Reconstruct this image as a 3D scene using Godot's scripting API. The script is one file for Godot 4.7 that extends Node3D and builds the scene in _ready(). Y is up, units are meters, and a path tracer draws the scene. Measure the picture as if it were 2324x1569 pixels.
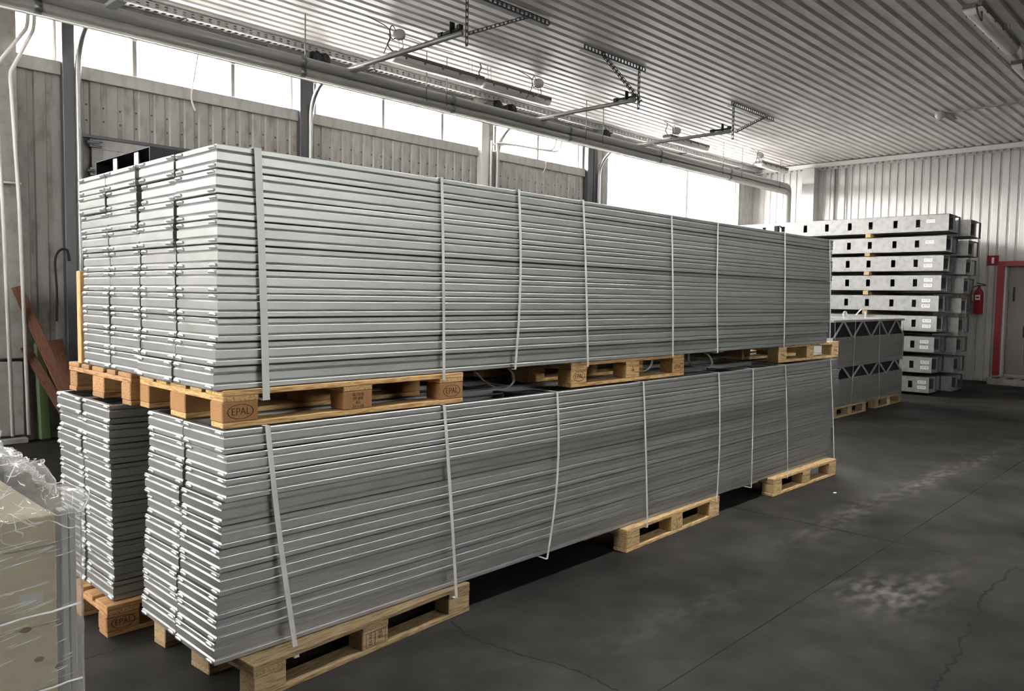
extends Node3D

# ------------------------------------------------------------------ helpers
const FPX := 1780.7          # focal length in pixels of the 2324 x 1569 frame
const XE := 16.7             # inner face of the end wall
const ZW := -6.4             # inner face of the window wall
const YC := 4.74             # underside of the ceiling sheets
var M := {}                  # materials
var cache := {}              # shared meshes
var taken := {}
var rng := RandomNumberGenerator.new()

class MB:
	var st := SurfaceTool.new()
	func _init(smooth := false):
		st.begin(Mesh.PRIMITIVE_TRIANGLES)
		st.set_smooth_group(0 if smooth else 0xFFFFFFFF)
	func tri(a: Vector3, b: Vector3, c: Vector3):     # counter-clockwise seen from outside
		st.add_vertex(a); st.add_vertex(c); st.add_vertex(b)
	func quad(a: Vector3, b: Vector3, c: Vector3, d: Vector3):
		tri(a, b, c); tri(a, c, d)
	func box(at: Vector3, size: Vector3, turn := Basis(), bev := 0.0):
		var h := size / 2
		if bev <= 0:
			var p := []
			for k in 8:
				p.append(at + turn * Vector3(h.x if k & 1 else -h.x, h.y if k & 2 else -h.y, h.z if k & 4 else -h.z))
			quad(p[0], p[2], p[3], p[1]); quad(p[4], p[5], p[7], p[6]); quad(p[0], p[4], p[6], p[2])
			quad(p[1], p[3], p[7], p[5]); quad(p[0], p[1], p[5], p[4]); quad(p[2], p[6], p[7], p[3])
			return
		var b := minf(bev, minf(h.x, minf(h.y, h.z)) * 0.9)
		# chamfered: the three inset copies of each corner
		var c := {}
		for sx in [-1, 1]:
			for sy in [-1, 1]:
				for sz in [-1, 1]:
					var s := Vector3(sx, sy, sz)
					var o := h * s
					c[[sx, sy, sz, 0]] = at + turn * (o - Vector3(0, b * sy, b * sz))
					c[[sx, sy, sz, 1]] = at + turn * (o - Vector3(b * sx, 0, b * sz))
					c[[sx, sy, sz, 2]] = at + turn * (o - Vector3(b * sx, b * sy, 0))
					if sx * sy * sz > 0: tri(c[[sx, sy, sz, 0]], c[[sx, sy, sz, 1]], c[[sx, sy, sz, 2]])
					else: tri(c[[sx, sy, sz, 0]], c[[sx, sy, sz, 2]], c[[sx, sy, sz, 1]])
		for s in [-1, 1]:
			var q := [[-1, -1], [1, -1], [1, 1], [-1, 1]]
			if s < 0: q.reverse()
			quad(c[[s, q[0][0], q[0][1], 0]], c[[s, q[1][0], q[1][1], 0]], c[[s, q[2][0], q[2][1], 0]], c[[s, q[3][0], q[3][1], 0]])
			quad(c[[q[0][1], s, q[0][0], 1]], c[[q[1][1], s, q[1][0], 1]], c[[q[2][1], s, q[2][0], 1]], c[[q[3][1], s, q[3][0], 1]])
			quad(c[[q[0][0], q[0][1], s, 2]], c[[q[1][0], q[1][1], s, 2]], c[[q[2][0], q[2][1], s, 2]], c[[q[3][0], q[3][1], s, 2]])
		for u in [-1, 1]:
			for v in [-1, 1]:
				var e := [[c[[u, v, -1, 0]], c[[u, v, 1, 0]], c[[u, v, 1, 1]], c[[u, v, -1, 1]]], [c[[-1, u, v, 1]], c[[1, u, v, 1]], c[[1, u, v, 2]], c[[-1, u, v, 2]]], [c[[v, -1, u, 2]], c[[v, 1, u, 2]], c[[v, 1, u, 0]], c[[v, -1, u, 0]]]]
				for f in e:
					if u * v < 0: quad(f[0], f[1], f[2], f[3])
					else: quad(f[3], f[2], f[1], f[0])
	func span(a: Vector3, b: Vector3, bev := 0.0):     # box between two corners
		box((a + b) / 2, (b - a).abs(), Basis(), bev)
	func ring(at: Vector3, u: Vector3, v: Vector3, r: float, n: int) -> Array:
		var o := []
		for k in n:
			var t := TAU * k / n
			o.append(at + (u * cos(t) + v * sin(t)) * r)
		return o
	func tube(pts: Array, r, n := 8, caps := true):     # r: a number or one per point
		var last := []
		var u := Vector3.ZERO
		for i in pts.size():
			var d: Vector3 = (pts[mini(i + 1, pts.size() - 1)] - pts[maxi(i - 1, 0)]).normalized()
			if u == Vector3.ZERO: u = d.cross(Vector3.UP if absf(d.y) < 0.9 else Vector3.RIGHT).normalized()
			u = (u - d * u.dot(d)).normalized()
			var v := d.cross(u)
			var now := ring(pts[i], u, v, r[i] if r is Array else r, n)
			if i > 0:
				for k in n: quad(last[k], last[(k + 1) % n], now[(k + 1) % n], now[k])
			if caps and i == 0:
				for k in range(1, n - 1): tri(now[0], now[k + 1], now[k])
			if caps and i == pts.size() - 1:
				for k in range(1, n - 1): tri(now[0], now[k], now[k + 1])
			last = now
	func lathe(prof: Array, n := 16, xf := Transform3D()):   # prof: Vector2(radius, height), bottom to top
		for i in prof.size() - 1:
			for k in n:
				var a := TAU * k / n
				var b := TAU * (k + 1) / n
				var p: Vector2 = prof[i]
				var q: Vector2 = prof[i + 1]
				var P0 := xf * Vector3(p.x * cos(a), p.y, -p.x * sin(a))
				var P1 := xf * Vector3(p.x * cos(b), p.y, -p.x * sin(b))
				var Q0 := xf * Vector3(q.x * cos(a), q.y, -q.x * sin(a))
				var Q1 := xf * Vector3(q.x * cos(b), q.y, -q.x * sin(b))
				if p.x < 1e-6: tri(P0, Q1, Q0)
				elif q.x < 1e-6: tri(P0, P1, Q0)
				else: quad(P0, P1, Q1, Q0)
	func ribbon(pts: Array, wide: Vector3, thick: float, closed := false):   # flat strap along pts, wide gives its width direction and half width
		var n := pts.size()
		var sec := []
		for i in n:
			var a: Vector3 = pts[(i - 1 + n) % n] if closed else pts[maxi(i - 1, 0)]
			var b: Vector3 = pts[(i + 1) % n] if closed else pts[mini(i + 1, n - 1)]
			var d := (b - a).normalized()
			var nn := d.cross(wide).normalized() * thick / 2
			sec.append([pts[i] - wide - nn, pts[i] + wide - nn, pts[i] + wide + nn, pts[i] - wide + nn])
		for i in (n if closed else n - 1):
			var s: Array = sec[i]
			var t: Array = sec[(i + 1) % n]
			for k in 4: quad(s[k], t[k], t[(k + 1) % 4], s[(k + 1) % 4])
		if not closed:
			quad(sec[0][0], sec[0][1], sec[0][2], sec[0][3]); quad(sec[-1][3], sec[-1][2], sec[-1][1], sec[-1][0])
	func extrude(poly: Array, o: Vector3, u: Vector3, v: Vector3, along: Vector3, caps := true):   # closed polygon of Vector2 in u, v
		var n := poly.size()
		var flip: bool = u.cross(v).dot(along) < 0
		var area := 0.0
		for i in n: area += poly[i].cross(poly[(i + 1) % n])
		if area < 0: flip = not flip
		var p := []
		for w in poly: p.append(o + u * w.x + v * w.y)
		for i in n:
			var a: Vector3 = p[i]
			var b: Vector3 = p[(i + 1) % n]
			if flip: quad(b, a, a + along, b + along)
			else: quad(a, b, b + along, a + along)
		if caps:
			var idx := Geometry2D.triangulate_polygon(PackedVector2Array(poly))
			for t in range(0, idx.size(), 3):
				var a: Vector3 = p[idx[t]]
				var b: Vector3 = p[idx[t + 1]]
				var c: Vector3 = p[idx[t + 2]]
				if (b - a).cross(c - a).dot(along) > 0:
					tri(a, c, b); tri(a + along, b + along, c + along)
				else:
					tri(a, b, c); tri(a + along, c + along, b + along)
	func sheet(line: Array, o: Vector3, u: Vector3, v: Vector3, along: Vector3, thick: float):   # folded sheet metal: open polyline with a thickness
		for i in line.size() - 1:
			var a: Vector3 = o + u * line[i].x + v * line[i].y
			var b: Vector3 = o + u * line[i + 1].x + v * line[i + 1].y
			quad(a, b, b + along, a + along)
			var t := v * thick
			quad(b + t, a + t, a + along + t, b + along + t)
	func slotted(o: Vector3, along: Vector3, across: Vector3, out: Vector3, pitch: float, slot: float, edge: float, rows := 1):   # flat steel strip with rows of punched slots
		var L := along.length()
		var W := across.length()
		var a := along / L
		var c := across / W
		var turn := Basis(a, c, a.cross(c))
		var t := maxf(out.length(), 0.001)
		var mid := (W - edge * (rows + 1)) / rows
		for r in rows + 1:
			box(o + along / 2 + c * (edge / 2 + r * (edge + mid)) + out / 2, Vector3(L, edge, t), turn)
		for r in rows:
			var n := int(L / pitch)
			for k in n + 1:
				var w := pitch - slot
				box(o + a * (k * pitch + w / 2) + c * (edge + mid / 2 + r * (edge + mid)) + out / 2, Vector3(w, mid, t), turn)
	func done() -> ArrayMesh:
		st.generate_normals()
		return st.commit()

func numbered(called: String) -> String:
	var n: int = taken.get(called, 0)
	taken[called] = n + 1
	return called if n == 0 else "%s_%03d" % [called, n]

func thing(called: String, label: String, category: String, at := Vector3.ZERO, turn := 0.0, group := "") -> Node3D:
	var o := Node3D.new()
	o.name = numbered(called)
	add_child(o, true)
	o.position = at
	o.rotation.y = turn
	tag(o, label, category, group)
	return o

func tag(o: Node, label: String, category: String, group := ""):
	if label: o.set_meta("label", label)
	if category: o.set_meta("category", category)
	if group: o.set_meta("group", group)

func part(parent: Node, called: String, mesh: Mesh, mat: Material, at := Vector3.ZERO, turn := Vector3.ZERO, label := "") -> MeshInstance3D:
	var o := MeshInstance3D.new()
	o.name = numbered(called) if parent == self else called
	o.mesh = mesh
	o.material_override = mat
	o.position = at
	o.rotation = turn
	parent.add_child(o, true)
	if label: o.set_meta("label", label)
	return o

func structure(called: String, mesh: Mesh, mat: Material, label: String, category: String) -> MeshInstance3D:
	var o := part(self, called, mesh, mat)
	o.set_meta("kind", "structure")
	tag(o, label, category)
	return o

func cbox(size: Vector3, bev := 0.003) -> Mesh:
	var key := [size.snapped(Vector3.ONE * 0.0005), bev]
	if not cache.has(key):
		var b := MB.new()
		b.box(Vector3.ZERO, size, Basis(), bev)
		cache[key] = b.done()
	return cache[key]

func curve(ctrl: Array, n := 8) -> Array:      # smooth line through control points
	var out := []
	for i in ctrl.size() - 1:
		var p0: Vector3 = ctrl[maxi(i - 1, 0)]
		var p3: Vector3 = ctrl[mini(i + 2, ctrl.size() - 1)]
		for k in n: out.append(ctrl[i].cubic_interpolate(ctrl[i + 1], p0, p3, float(k) / n))
	out.append(ctrl[-1])
	return out

func lettering(text: String, high: float) -> Mesh:
	var key := ["text", text, high]
	if not cache.has(key):
		var t := TextMesh.new()
		var f := SystemFont.new()
		f.font_names = PackedStringArray(["Droid Sans"])
		t.font = f
		t.text = text
		t.font_size = 32
		t.pixel_size = high / 24.0
		t.depth = 0.0008
		cache[key] = t
	return cache[key]

func ordinal(k: int) -> String:
	return ["topmost", "second from the top", "third from the top", "fourth from the top", "fifth from the top", "sixth from the top", "seventh from the top", "eighth from the top", "ninth from the top", "bottom"][k]

# ------------------------------------------------------------------ materials
func noise(freq: float, kind := FastNoiseLite.TYPE_SIMPLEX_SMOOTH, oct := 4, sd := 1) -> FastNoiseLite:
	var n := FastNoiseLite.new()
	n.noise_type = kind
	n.frequency = freq
	n.fractal_octaves = oct
	n.seed = sd
	return n

func ntex(n: FastNoiseLite, stops: Array, size := 512) -> NoiseTexture2D:
	var t := NoiseTexture2D.new()
	t.width = size; t.height = size
	t.seamless = true
	t.noise = n
	var g := Gradient.new()
	g.offsets = PackedFloat32Array(stops.map(func(s): return s[0]))
	g.colors = PackedColorArray(stops.map(func(s): return s[1]))
	t.color_ramp = g
	return t

func mat(called: String, c: Color, rough := 0.6, metal := 0.0, tex: Texture2D = null, scale := Vector3.ONE, world := true) -> StandardMaterial3D:
	var m := StandardMaterial3D.new()
	m.resource_name = called
	m.albedo_color = c
	m.roughness = rough
	m.metallic = metal
	m.cull_mode = BaseMaterial3D.CULL_DISABLED
	if tex:
		m.albedo_texture = tex
		m.uv1_triplanar = true
		m.uv1_world_triplanar = world
		m.uv1_scale = scale
	M[called] = m
	return m

func grey(v: float) -> Color: return Color(v, v, v)

func materials():
	var mottled := ntex(noise(0.012, FastNoiseLite.TYPE_SIMPLEX_SMOOTH, 5, 3), [[0.0, Color(0.93, 0.94, 0.93)], [0.5, Color(0.97, 0.975, 0.97)], [1.0, Color(1, 1, 1)]])
	var smear := ntex(noise(0.02, FastNoiseLite.TYPE_SIMPLEX_SMOOTH, 5, 9), [[0.0, grey(0.45)], [0.5, grey(0.47)], [1.0, grey(0.49)]])
	for k in 4:
		var m := mat("galvanized_%d" % k, [Color(0.665, 0.662, 0.655), Color(0.652, 0.656, 0.643), Color(0.672, 0.668, 0.664), Color(0.645, 0.643, 0.637)][k], 1.0, 0.84, mottled, Vector3(0.4, 1.2, 1.0))
		m.uv1_offset = Vector3(0.13, 0.37, 0.21) * k
		m.roughness_texture = smear
	var mb := mat("zinc_bright", Color(0.86, 0.87, 0.875), 0.3, 0.85)
	mat("zinc_dark", Color(0.42, 0.43, 0.44), 0.45, 0.7, mottled, Vector3(2, 2, 2))
	mat("zinc_beam", Color(0.65, 0.645, 0.635), 0.55, 0.35, ntex(noise(0.02, FastNoiseLite.TYPE_SIMPLEX_SMOOTH, 5, 21), [[0.0, grey(0.86)], [0.4, grey(0.95)], [1.0, grey(1)]]), Vector3(0.8, 0.8, 0.8))
	mat("zinc_rail", Color(0.62, 0.62, 0.61), 0.42, 0.7)
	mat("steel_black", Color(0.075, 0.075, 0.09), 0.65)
	mat("rubber", Color(0.09, 0.09, 0.09), 0.7)
	mat("pipe", Color(0.56, 0.55, 0.54), 0.32, 0.15, mottled, Vector3(1, 4, 4))
	mat("conduit", Color(0.80, 0.79, 0.76), 0.4)
	mat("strap", Color(0.80, 0.80, 0.785), 0.45)
	# wood: grain runs along the local x of each board
	var grain := ntex(noise(0.02, FastNoiseLite.TYPE_SIMPLEX_SMOOTH, 5, 5), [[0.0, Color(0.62, 0.52, 0.42)], [0.35, Color(0.85, 0.78, 0.68)], [0.6, Color(1, 0.97, 0.92)], [1.0, Color(0.78, 0.70, 0.6)]])
	var wcol := {"warm": Color(0.82, 0.71, 0.52), "amber": Color(0.70, 0.56, 0.41), "pale": Color(0.80, 0.72, 0.56), "weathered": Color(0.64, 0.58, 0.47), "red": Color(0.45, 0.31, 0.25)}
	for w in wcol:
		for k in 3:
			var c: Color = wcol[w] * [1.0, 0.93, 1.05][k]
			c.a = 1
			var m := mat("wood_%s_%d" % [w, k], c, 0.75, 0.0, grain, Vector3(0.7, 7, 7), false)
			m.uv1_offset = Vector3(0.3, 0.17, 0.41) * k
	var chip := ntex(noise(0.09, FastNoiseLite.TYPE_CELLULAR, 2, 4), [[0.0, Color(0.55, 0.43, 0.33)], [0.4, Color(0.9, 0.8, 0.68)], [0.7, Color(1, 0.95, 0.85)], [1.0, Color(0.65, 0.52, 0.4)]])
	mat("chipboard", Color(0.70, 0.57, 0.43), 0.85, 0.0, chip, Vector3(6, 6, 6), false)
	mat("stamp", Color(0.20, 0.13, 0.09), 0.8)
	var worn := ntex(noise(0.012, FastNoiseLite.TYPE_SIMPLEX_SMOOTH, 5, 31), [[0.0, Color(0.84, 0.82, 0.79)], [0.3, Color(0.95, 0.94, 0.92)], [0.6, Color(1, 1, 1)], [1.0, Color(1, 1, 1)]])
	mat("cladding", Color(0.60, 0.592, 0.578), 0.5, 0.0, worn, Vector3(1.5, 0.5, 1.5))
	mat("cladding_dirty", Color(0.56, 0.55, 0.535), 0.55, 0.0, ntex(noise(0.016, FastNoiseLite.TYPE_SIMPLEX_SMOOTH, 6, 33), [[0.0, Color(0.76, 0.73, 0.70)], [0.3, Color(0.92, 0.905, 0.89)], [0.5, Color(0.98, 0.975, 0.965)], [1.0, Color(1, 1, 1)]]), Vector3(0.7, 0.3, 0.7))
	mat("plaster", Color(0.57, 0.56, 0.545), 0.8, 0.0, worn, Vector3(0.8, 0.8, 0.8))
	mat("wall_far", Color(0.42, 0.40, 0.38), 0.8)
	mat("gate_brown", Color(0.26, 0.22, 0.19), 0.7)
	mat("wall_end", Color(0.70, 0.69, 0.675), 0.5, 0.0, ntex(noise(0.006, FastNoiseLite.TYPE_SIMPLEX_SMOOTH, 3, 35), [[0.0, grey(0.93)], [1.0, grey(1)]]), Vector3(0.5, 0.3, 0.5))
	mat("ceiling_sheet", Color(0.90, 0.885, 0.87), 0.42, 0.0, ntex(noise(0.006, FastNoiseLite.TYPE_SIMPLEX_SMOOTH, 4, 41), [[0.0, grey(0.86)], [1.0, grey(1)]]), Vector3(0.3, 0.3, 1.0))
	mat("frame_white", Color(0.80, 0.79, 0.77), 0.5)
	mat("frame_grey", Color(0.50, 0.49, 0.48), 0.5, 0.2)
	mat("frame_dark", Color(0.30, 0.30, 0.31), 0.45, 0.4)
	mat("red_paint", Color(0.50, 0.07, 0.07), 0.45)
	mat("door_grey", Color(0.42, 0.40, 0.38), 0.5)
	mat("yellow_paint", Color(0.72, 0.66, 0.42), 0.7)
	mat("black_paint", Color(0.10, 0.10, 0.10), 0.7)
	mat("white_paper", Color(0.92, 0.92, 0.91), 0.7)
	mat("lamp_plastic", Color(0.82, 0.80, 0.78), 0.35)
	mat("lamp_body", Color(0.40, 0.38, 0.36), 0.6)
	mat("cable", Color(0.28, 0.27, 0.26), 0.6)
	mat("cable_light", Color(0.66, 0.65, 0.62), 0.6)
	mat("green", Color(0.32, 0.38, 0.24), 0.6)
	mat("plywood", Color(0.68, 0.63, 0.50), 0.7, 0.0, mottled, Vector3(1.0, 4, 4), false)
	mat("concrete_dark", Color(0.04, 0.04, 0.04), 0.9)
	var g := mat("glass", Color(1, 1, 1, 0.04), 0.0)
	g.transparency = BaseMaterial3D.TRANSPARENCY_ALPHA
	var f := mat("film", Color(1, 1, 1, 0.16), 0.10)
	f.transparency = BaseMaterial3D.TRANSPARENCY_ALPHA
	var ff := mat("film_fold", Color(1, 1, 1, 0.55), 0.28, 0.5)  # white and part metallic to carry the film highlights
	ff.transparency = BaseMaterial3D.TRANSPARENCY_ALPHA

# the floor's own look: trowel mottling, scuffs and worn-off lane paint
func floor_material() -> StandardMaterial3D:
	var n1 := noise(0.010, FastNoiseLite.TYPE_SIMPLEX_SMOOTH, 6, 51)
	var n2 := noise(0.05, FastNoiseLite.TYPE_SIMPLEX_SMOOTH, 4, 52)
	var S := 1024
	var im := Image.create(S, S, false, Image.FORMAT_RGB8)
	var R := Image.create(S, S, false, Image.FORMAT_RGB8)
	# the picture covers 16 m: x from -2 to 14, z from -8 to 8
	var scuffs := [[6.2, 0.70, 0.9, 0.10, 0.5], [4.5, 0.63, 1.0, 0.13, 0.42], [7.6, 0.8, 0.7, 0.07, 0.4], [3.0, 1.33, 0.3, 0.22, 0.62], [3.35, 1.5, 0.45, 0.12, 0.4], [2.0, 0.75, 0.8, 0.09, 0.18], [9.5, 0.9, 1.2, 0.12, 0.25], [5.2, 2.2, 0.8, 0.15, 0.2]]
	for j in S:
		var z := -8.0 + 16.0 * (j + 0.5) / S
		for i in S:
			var x := -2.0 + 16.0 * (i + 0.5) / S
			var v := 0.175 + 0.06 * n1.get_noise_2d(i, j) + 0.05 * n2.get_noise_2d(i, j)
			var add := 0.0
			if z > 0.2 and z < 3.2:
				for s in scuffs:
					var d := Vector2((x - s[0]) / s[2], (z - s[1]) / s[3]).length_squared()
					if d < 4.0: add += s[4] * exp(-d) * clampf(0.5 + 1.4 * n2.get_noise_2d(i * 1.7, j * 4.0), 0, 1)
			v += add * 0.35
			im.set_pixel(i, j, Color(v * 1.02, v * 0.985, v * 0.93))
			var r := 0.62 + 0.2 * n1.get_noise_2d(i + 300, j)
			R.set_pixel(i, j, Color(r, r, r))
	var m := mat("floor", Color(1, 1, 1), 1.0)
	m.albedo_texture = ImageTexture.create_from_image(im)
	m.roughness_texture = ImageTexture.create_from_image(R)
	m.uv1_triplanar = true
	m.uv1_world_triplanar = true
	m.uv1_scale = Vector3.ONE / 16.0
	m.uv1_offset = Vector3(2.0 / 16, 0, 8.0 / 16)
	m.metallic_specular = 0.28
	return m

# ------------------------------------------------------------------ light and camera
func view():
	var yaw := deg_to_rad(46.2974)
	var pitch := deg_to_rad(-3.5771)
	var roll := deg_to_rad(0.9069)
	var f := Vector3(sin(yaw) * cos(pitch), sin(pitch), -cos(yaw) * cos(pitch))
	var r := Vector3(cos(yaw), 0, sin(yaw))
	var u := r.cross(f)
	var cam := Camera3D.new()
	cam.name = "camera"
	cam.transform = Transform3D(Basis(r * cos(roll) + u * sin(roll), u * cos(roll) - r * sin(roll), -f), Vector3(-1.3498, 1.5616, 2.7619))
	cam.fov = rad_to_deg(2 * atan(1569.0 / 2 / FPX))
	cam.near = 0.02
	cam.far = 200
	add_child(cam)
	cam.current = true
	var env := Environment.new()
	env.background_mode = Environment.BG_SKY
	var sky := Sky.new()
	var sm := ProceduralSkyMaterial.new()      # bright overcast day
	sm.sky_top_color = Color(0.98, 0.98, 0.97)
	sm.sky_horizon_color = Color(1, 0.99, 0.98)
	sm.ground_horizon_color = Color(0.9, 0.9, 0.9)
	sm.ground_bottom_color = Color(0.6, 0.6, 0.6)
	sm.sky_energy_multiplier = 5.0
	sm.ground_energy_multiplier = 3.0
	sky.sky_material = sm
	env.sky = sky
	env.ambient_light_source = Environment.AMBIENT_SOURCE_DISABLED
	env.tonemap_mode = Environment.TONE_MAPPER_LINEAR
	env.tonemap_exposure = 2.15
	env.sdfgi_enabled = true
	env.ssao_enabled = true
	env.ssil_enabled = true
	var we := WorldEnvironment.new()
	we.name = "environment"
	we.environment = env
	add_child(we)

# daylight of one window: an area light of its size in the outer plane of the opening
func daylight(at: Vector3, size: Vector2, towards: Vector3, energy: float, tint := Color(1, 0.988, 0.978)):
	var l := AreaLight3D.new()
	l.name = numbered("window_daylight")
	l.area_size = size
	l.area_normalize_energy = false
	l.light_energy = energy
	l.light_color = tint
	l.area_range = 40
	l.area_attenuation = 2
	l.shadow_enabled = true
	add_child(l)
	l.look_at_from_position(at, at + towards, Vector3.UP if absf(towards.y) < 0.9 else Vector3.RIGHT)

func _ready():
	rng.seed = 7
	view()
	materials()
	lights()
	shell()
	window_wall()
	end_wall()
	stacks()
	far_stacks()
	overhead()
	small_things()

const WINDOWS := [[-8.6, -6.2, 3.90], [-5.9, -3.2, 3.90], [-2.9, -0.3, 3.90], [0.98, 1.37, 3.90], [1.49, 4.13, 3.90], [4.33, 7.48, 3.90], [7.72, 10.02, 3.90], [10.80, 15.96, 3.32]]
const WTOP := 4.46
const UNSEEN_ROOFLIGHT := [1.4, 6.2, 0.60, 0.88]      # unseen, lights panel grooves: x from, x to, z from, z to
const UNSEEN_FRONT_WINDOWS := [[-4.6, -1.6, 3.55], [-1.0, 2.0, 3.55]]  # unseen windows behind the camera, placed to light the panel ends
const UNSEEN_RIGHT_WINDOWS := [[1.9, 3.9, 3.72], [5.3, 7.3, 3.72]]  # unseen windows across the aisle, placed to light the bundle fronts

func lights():
	for w in WINDOWS:
		daylight(Vector3((w[0] + w[1]) / 2, (w[2] + WTOP) / 2, ZW - 0.20), Vector2(w[1] - w[0], WTOP - w[2]), Vector3(0, 0, 1), 2.0 if w[0] < 10 else 1.2)
	daylight(Vector3((UNSEEN_ROOFLIGHT[0] + UNSEEN_ROOFLIGHT[1]) / 2, YC + 0.28, (UNSEEN_ROOFLIGHT[2] + UNSEEN_ROOFLIGHT[3]) / 2), Vector2(UNSEEN_ROOFLIGHT[3] - UNSEEN_ROOFLIGHT[2], UNSEEN_ROOFLIGHT[1] - UNSEEN_ROOFLIGHT[0]), Vector3(0, -1, 0), 0.25)
	for w in UNSEEN_FRONT_WINDOWS:
		daylight(Vector3(-9.2, (w[2] + WTOP) / 2, (w[0] + w[1]) / 2), Vector2(w[1] - w[0], WTOP - w[2]), Vector3(1, 0, 0), 0.7)
	for w in UNSEEN_RIGHT_WINDOWS:
		daylight(Vector3((w[0] + w[1]) / 2, (w[2] + WTOP) / 2, 12.2), Vector2(w[1] - w[0], WTOP - w[2]), Vector3(0, 0, -1), 0.13)

# ------------------------------------------------------------------ floor, ceiling, plain walls
func shell():
	var fm := floor_material()
	var base := MB.new()
	base.span(Vector3(-9.3, -0.3, ZW - 0.3), Vector3(XE + 0.3, -0.02, 12.3))
	var fl := structure("floor", base.done(), M.concrete_dark, "dark concrete floor slab with sawn joints", "floor")
	var xs := [-9.0, -1.95, 4.03, 9.98, XE]
	var zs := [ZW, -1.9, 1.1, 4.1, 12.0]
	for i in 4:
		for j in 4:
			var b := MB.new()
			b.span(Vector3(xs[i] + 0.004, -0.03, zs[j] + 0.0008), Vector3(xs[i + 1] - 0.004, 0, zs[j + 1] - 0.0008), 0.002)
			part(fl, "floor_slab", b.done(), fm)
	# cracks in the slabs
	for c in [[Vector3(4.07, 0, 1.775), Vector3(3.46, 0, 1.761), Vector3(3.07, 0, 1.80), Vector3(2.5, 0, 1.853), Vector3(2.06, 0, 1.886), Vector3(1.5, 0, 1.9)], [Vector3(1.125, 0, 0.03), Vector3(1.07, 0, 0.21), Vector3(1.10, 0, 0.475), Vector3(1.16, 0, 0.746), Vector3(1.146, 0, 1.0)], [Vector3(-0.3, 0, -0.768), Vector3(-0.086, 0, -0.759), Vector3(0.2, 0, -0.75)]]:
		var pts := []
		for p in curve(c, 14): pts.append(p + Vector3(rng.randf_range(-0.008, 0.008), 0.0006, rng.randf_range(-0.018, 0.018) * (1.0 if c.size() == 6 else 0.3)))
		var b := MB.new()
		for i in pts.size() - 1:
			var w: float = rng.randf_range(0.004, 0.009) * (1.0 if c.size() == 6 else 0.7)
			var d: Vector3 = (pts[i + 1] - pts[i]).normalized().cross(Vector3.UP) * w
			b.quad(pts[i] - d, pts[i] + d, pts[i + 1] + d, pts[i + 1] - d)
		part(fl, "crack", b.done(), M.concrete_dark, Vector3.ZERO, Vector3.ZERO, "dark jagged crack")
	# ceiling: trapezoidal sheets, ribs along the hall
	var roof := MB.new()
	var rl := UNSEEN_ROOFLIGHT
	for q in [[-9.3, rl[0], ZW - 0.3, 12.3], [rl[1], XE + 0.3, ZW - 0.3, 12.3], [rl[0], rl[1], ZW - 0.3, rl[2]], [rl[0], rl[1], rl[3], 12.3]]:
		roof.span(Vector3(q[0], YC + 0.12, q[2]), Vector3(q[1], YC + 0.3, q[3]))
	var ce := structure("ceiling", roof.done(), M.ceiling_sheet, "white ribbed metal sheet ceiling", "ceiling")
	var key := MB.new()
	var line := []
	for k in 6:
		var z := k * 0.16
		line += [Vector2(z, 0), Vector2(z + 0.092, 0), Vector2(z + 0.108, 0.036), Vector2(z + 0.144, 0.036)]
	line.append(Vector2(0.96, 0))
	key.sheet(line, Vector3.ZERO, Vector3(0, 0, 1), Vector3(0, 1, 0), Vector3(1, 0, 0), 0.0008)
	var sheet: Mesh = key.done()
	for k in 19:
		for s in [[-9.2, 22.3], [13.1, 3.55]]:
			var runs := [[s[0], s[1]]]
			if k == 7 and s[0] < 0: runs = [[s[0], rl[0] - s[0]], [rl[1], 13.1 - rl[1]]]
			for q in runs:
				var o := part(ce, "ceiling_sheet", sheet, M.ceiling_sheet, Vector3(q[0], YC - (0.001 if s[0] > 0 else 0.0), ZW + k * 0.96))
				o.scale.x = q[1]
	var gl := Node3D.new()  # rooflight out of view, placed to brighten the groove lines
	gl.name = "window_9"
	add_child(gl)
	gl.position = Vector3((rl[0] + rl[1]) / 2, YC + 0.14, (rl[2] + rl[3]) / 2)
	gl.set_meta("kind", "structure")
	tag(gl, "unseen narrow rooflight over the aisle, placed to light the panel grooves", "window")
	part(gl, "pane", cbox(Vector3(rl[1] - rl[0] - 0.02, 0.006, rl[3] - rl[2] - 0.02), 0), M.glass)
	for z in [-0.16, 0.16]: part(gl, "kerb", cbox(Vector3(rl[1] - rl[0], 0.13, 0.04), 0.004), M.frame_white, Vector3(0, -0.08, z))
	var rw := MB.new()
	var rx := -9.3
	for w in UNSEEN_RIGHT_WINDOWS:
		rw.span(Vector3(rx, -0.3, 12.0), Vector3(w[0], YC + 0.3, 12.3))
		rw.span(Vector3(w[0], -0.3, 12.0), Vector3(w[1], w[2], 12.3))
		rw.span(Vector3(w[0], WTOP, 12.0), Vector3(w[1], YC + 0.3, 12.3))
		rx = w[1]
	rw.span(Vector3(rx, -0.3, 12.0), Vector3(XE + 0.3, YC + 0.3, 12.3))
	structure("wall_right", rw.done(), M.wall_far, "plain dark wall behind the aisle, out of view, dark to cut bounced light", "wall")  # unseen wall, toned dark to cut light bounced onto the bundles
	var fw := MB.new()
	var fz := ZW - 0.3
	for w in UNSEEN_FRONT_WINDOWS:
		fw.span(Vector3(-9.3, -0.3, fz), Vector3(-9.0, YC + 0.3, w[0]))
		fw.span(Vector3(-9.3, -0.3, w[0]), Vector3(-9.0, w[2], w[1]))
		fw.span(Vector3(-9.3, WTOP, w[0]), Vector3(-9.0, YC + 0.3, w[1]))
		fz = w[1]
	fw.span(Vector3(-9.3, -0.3, fz), Vector3(-9.0, YC + 0.3, 12.3))
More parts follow.
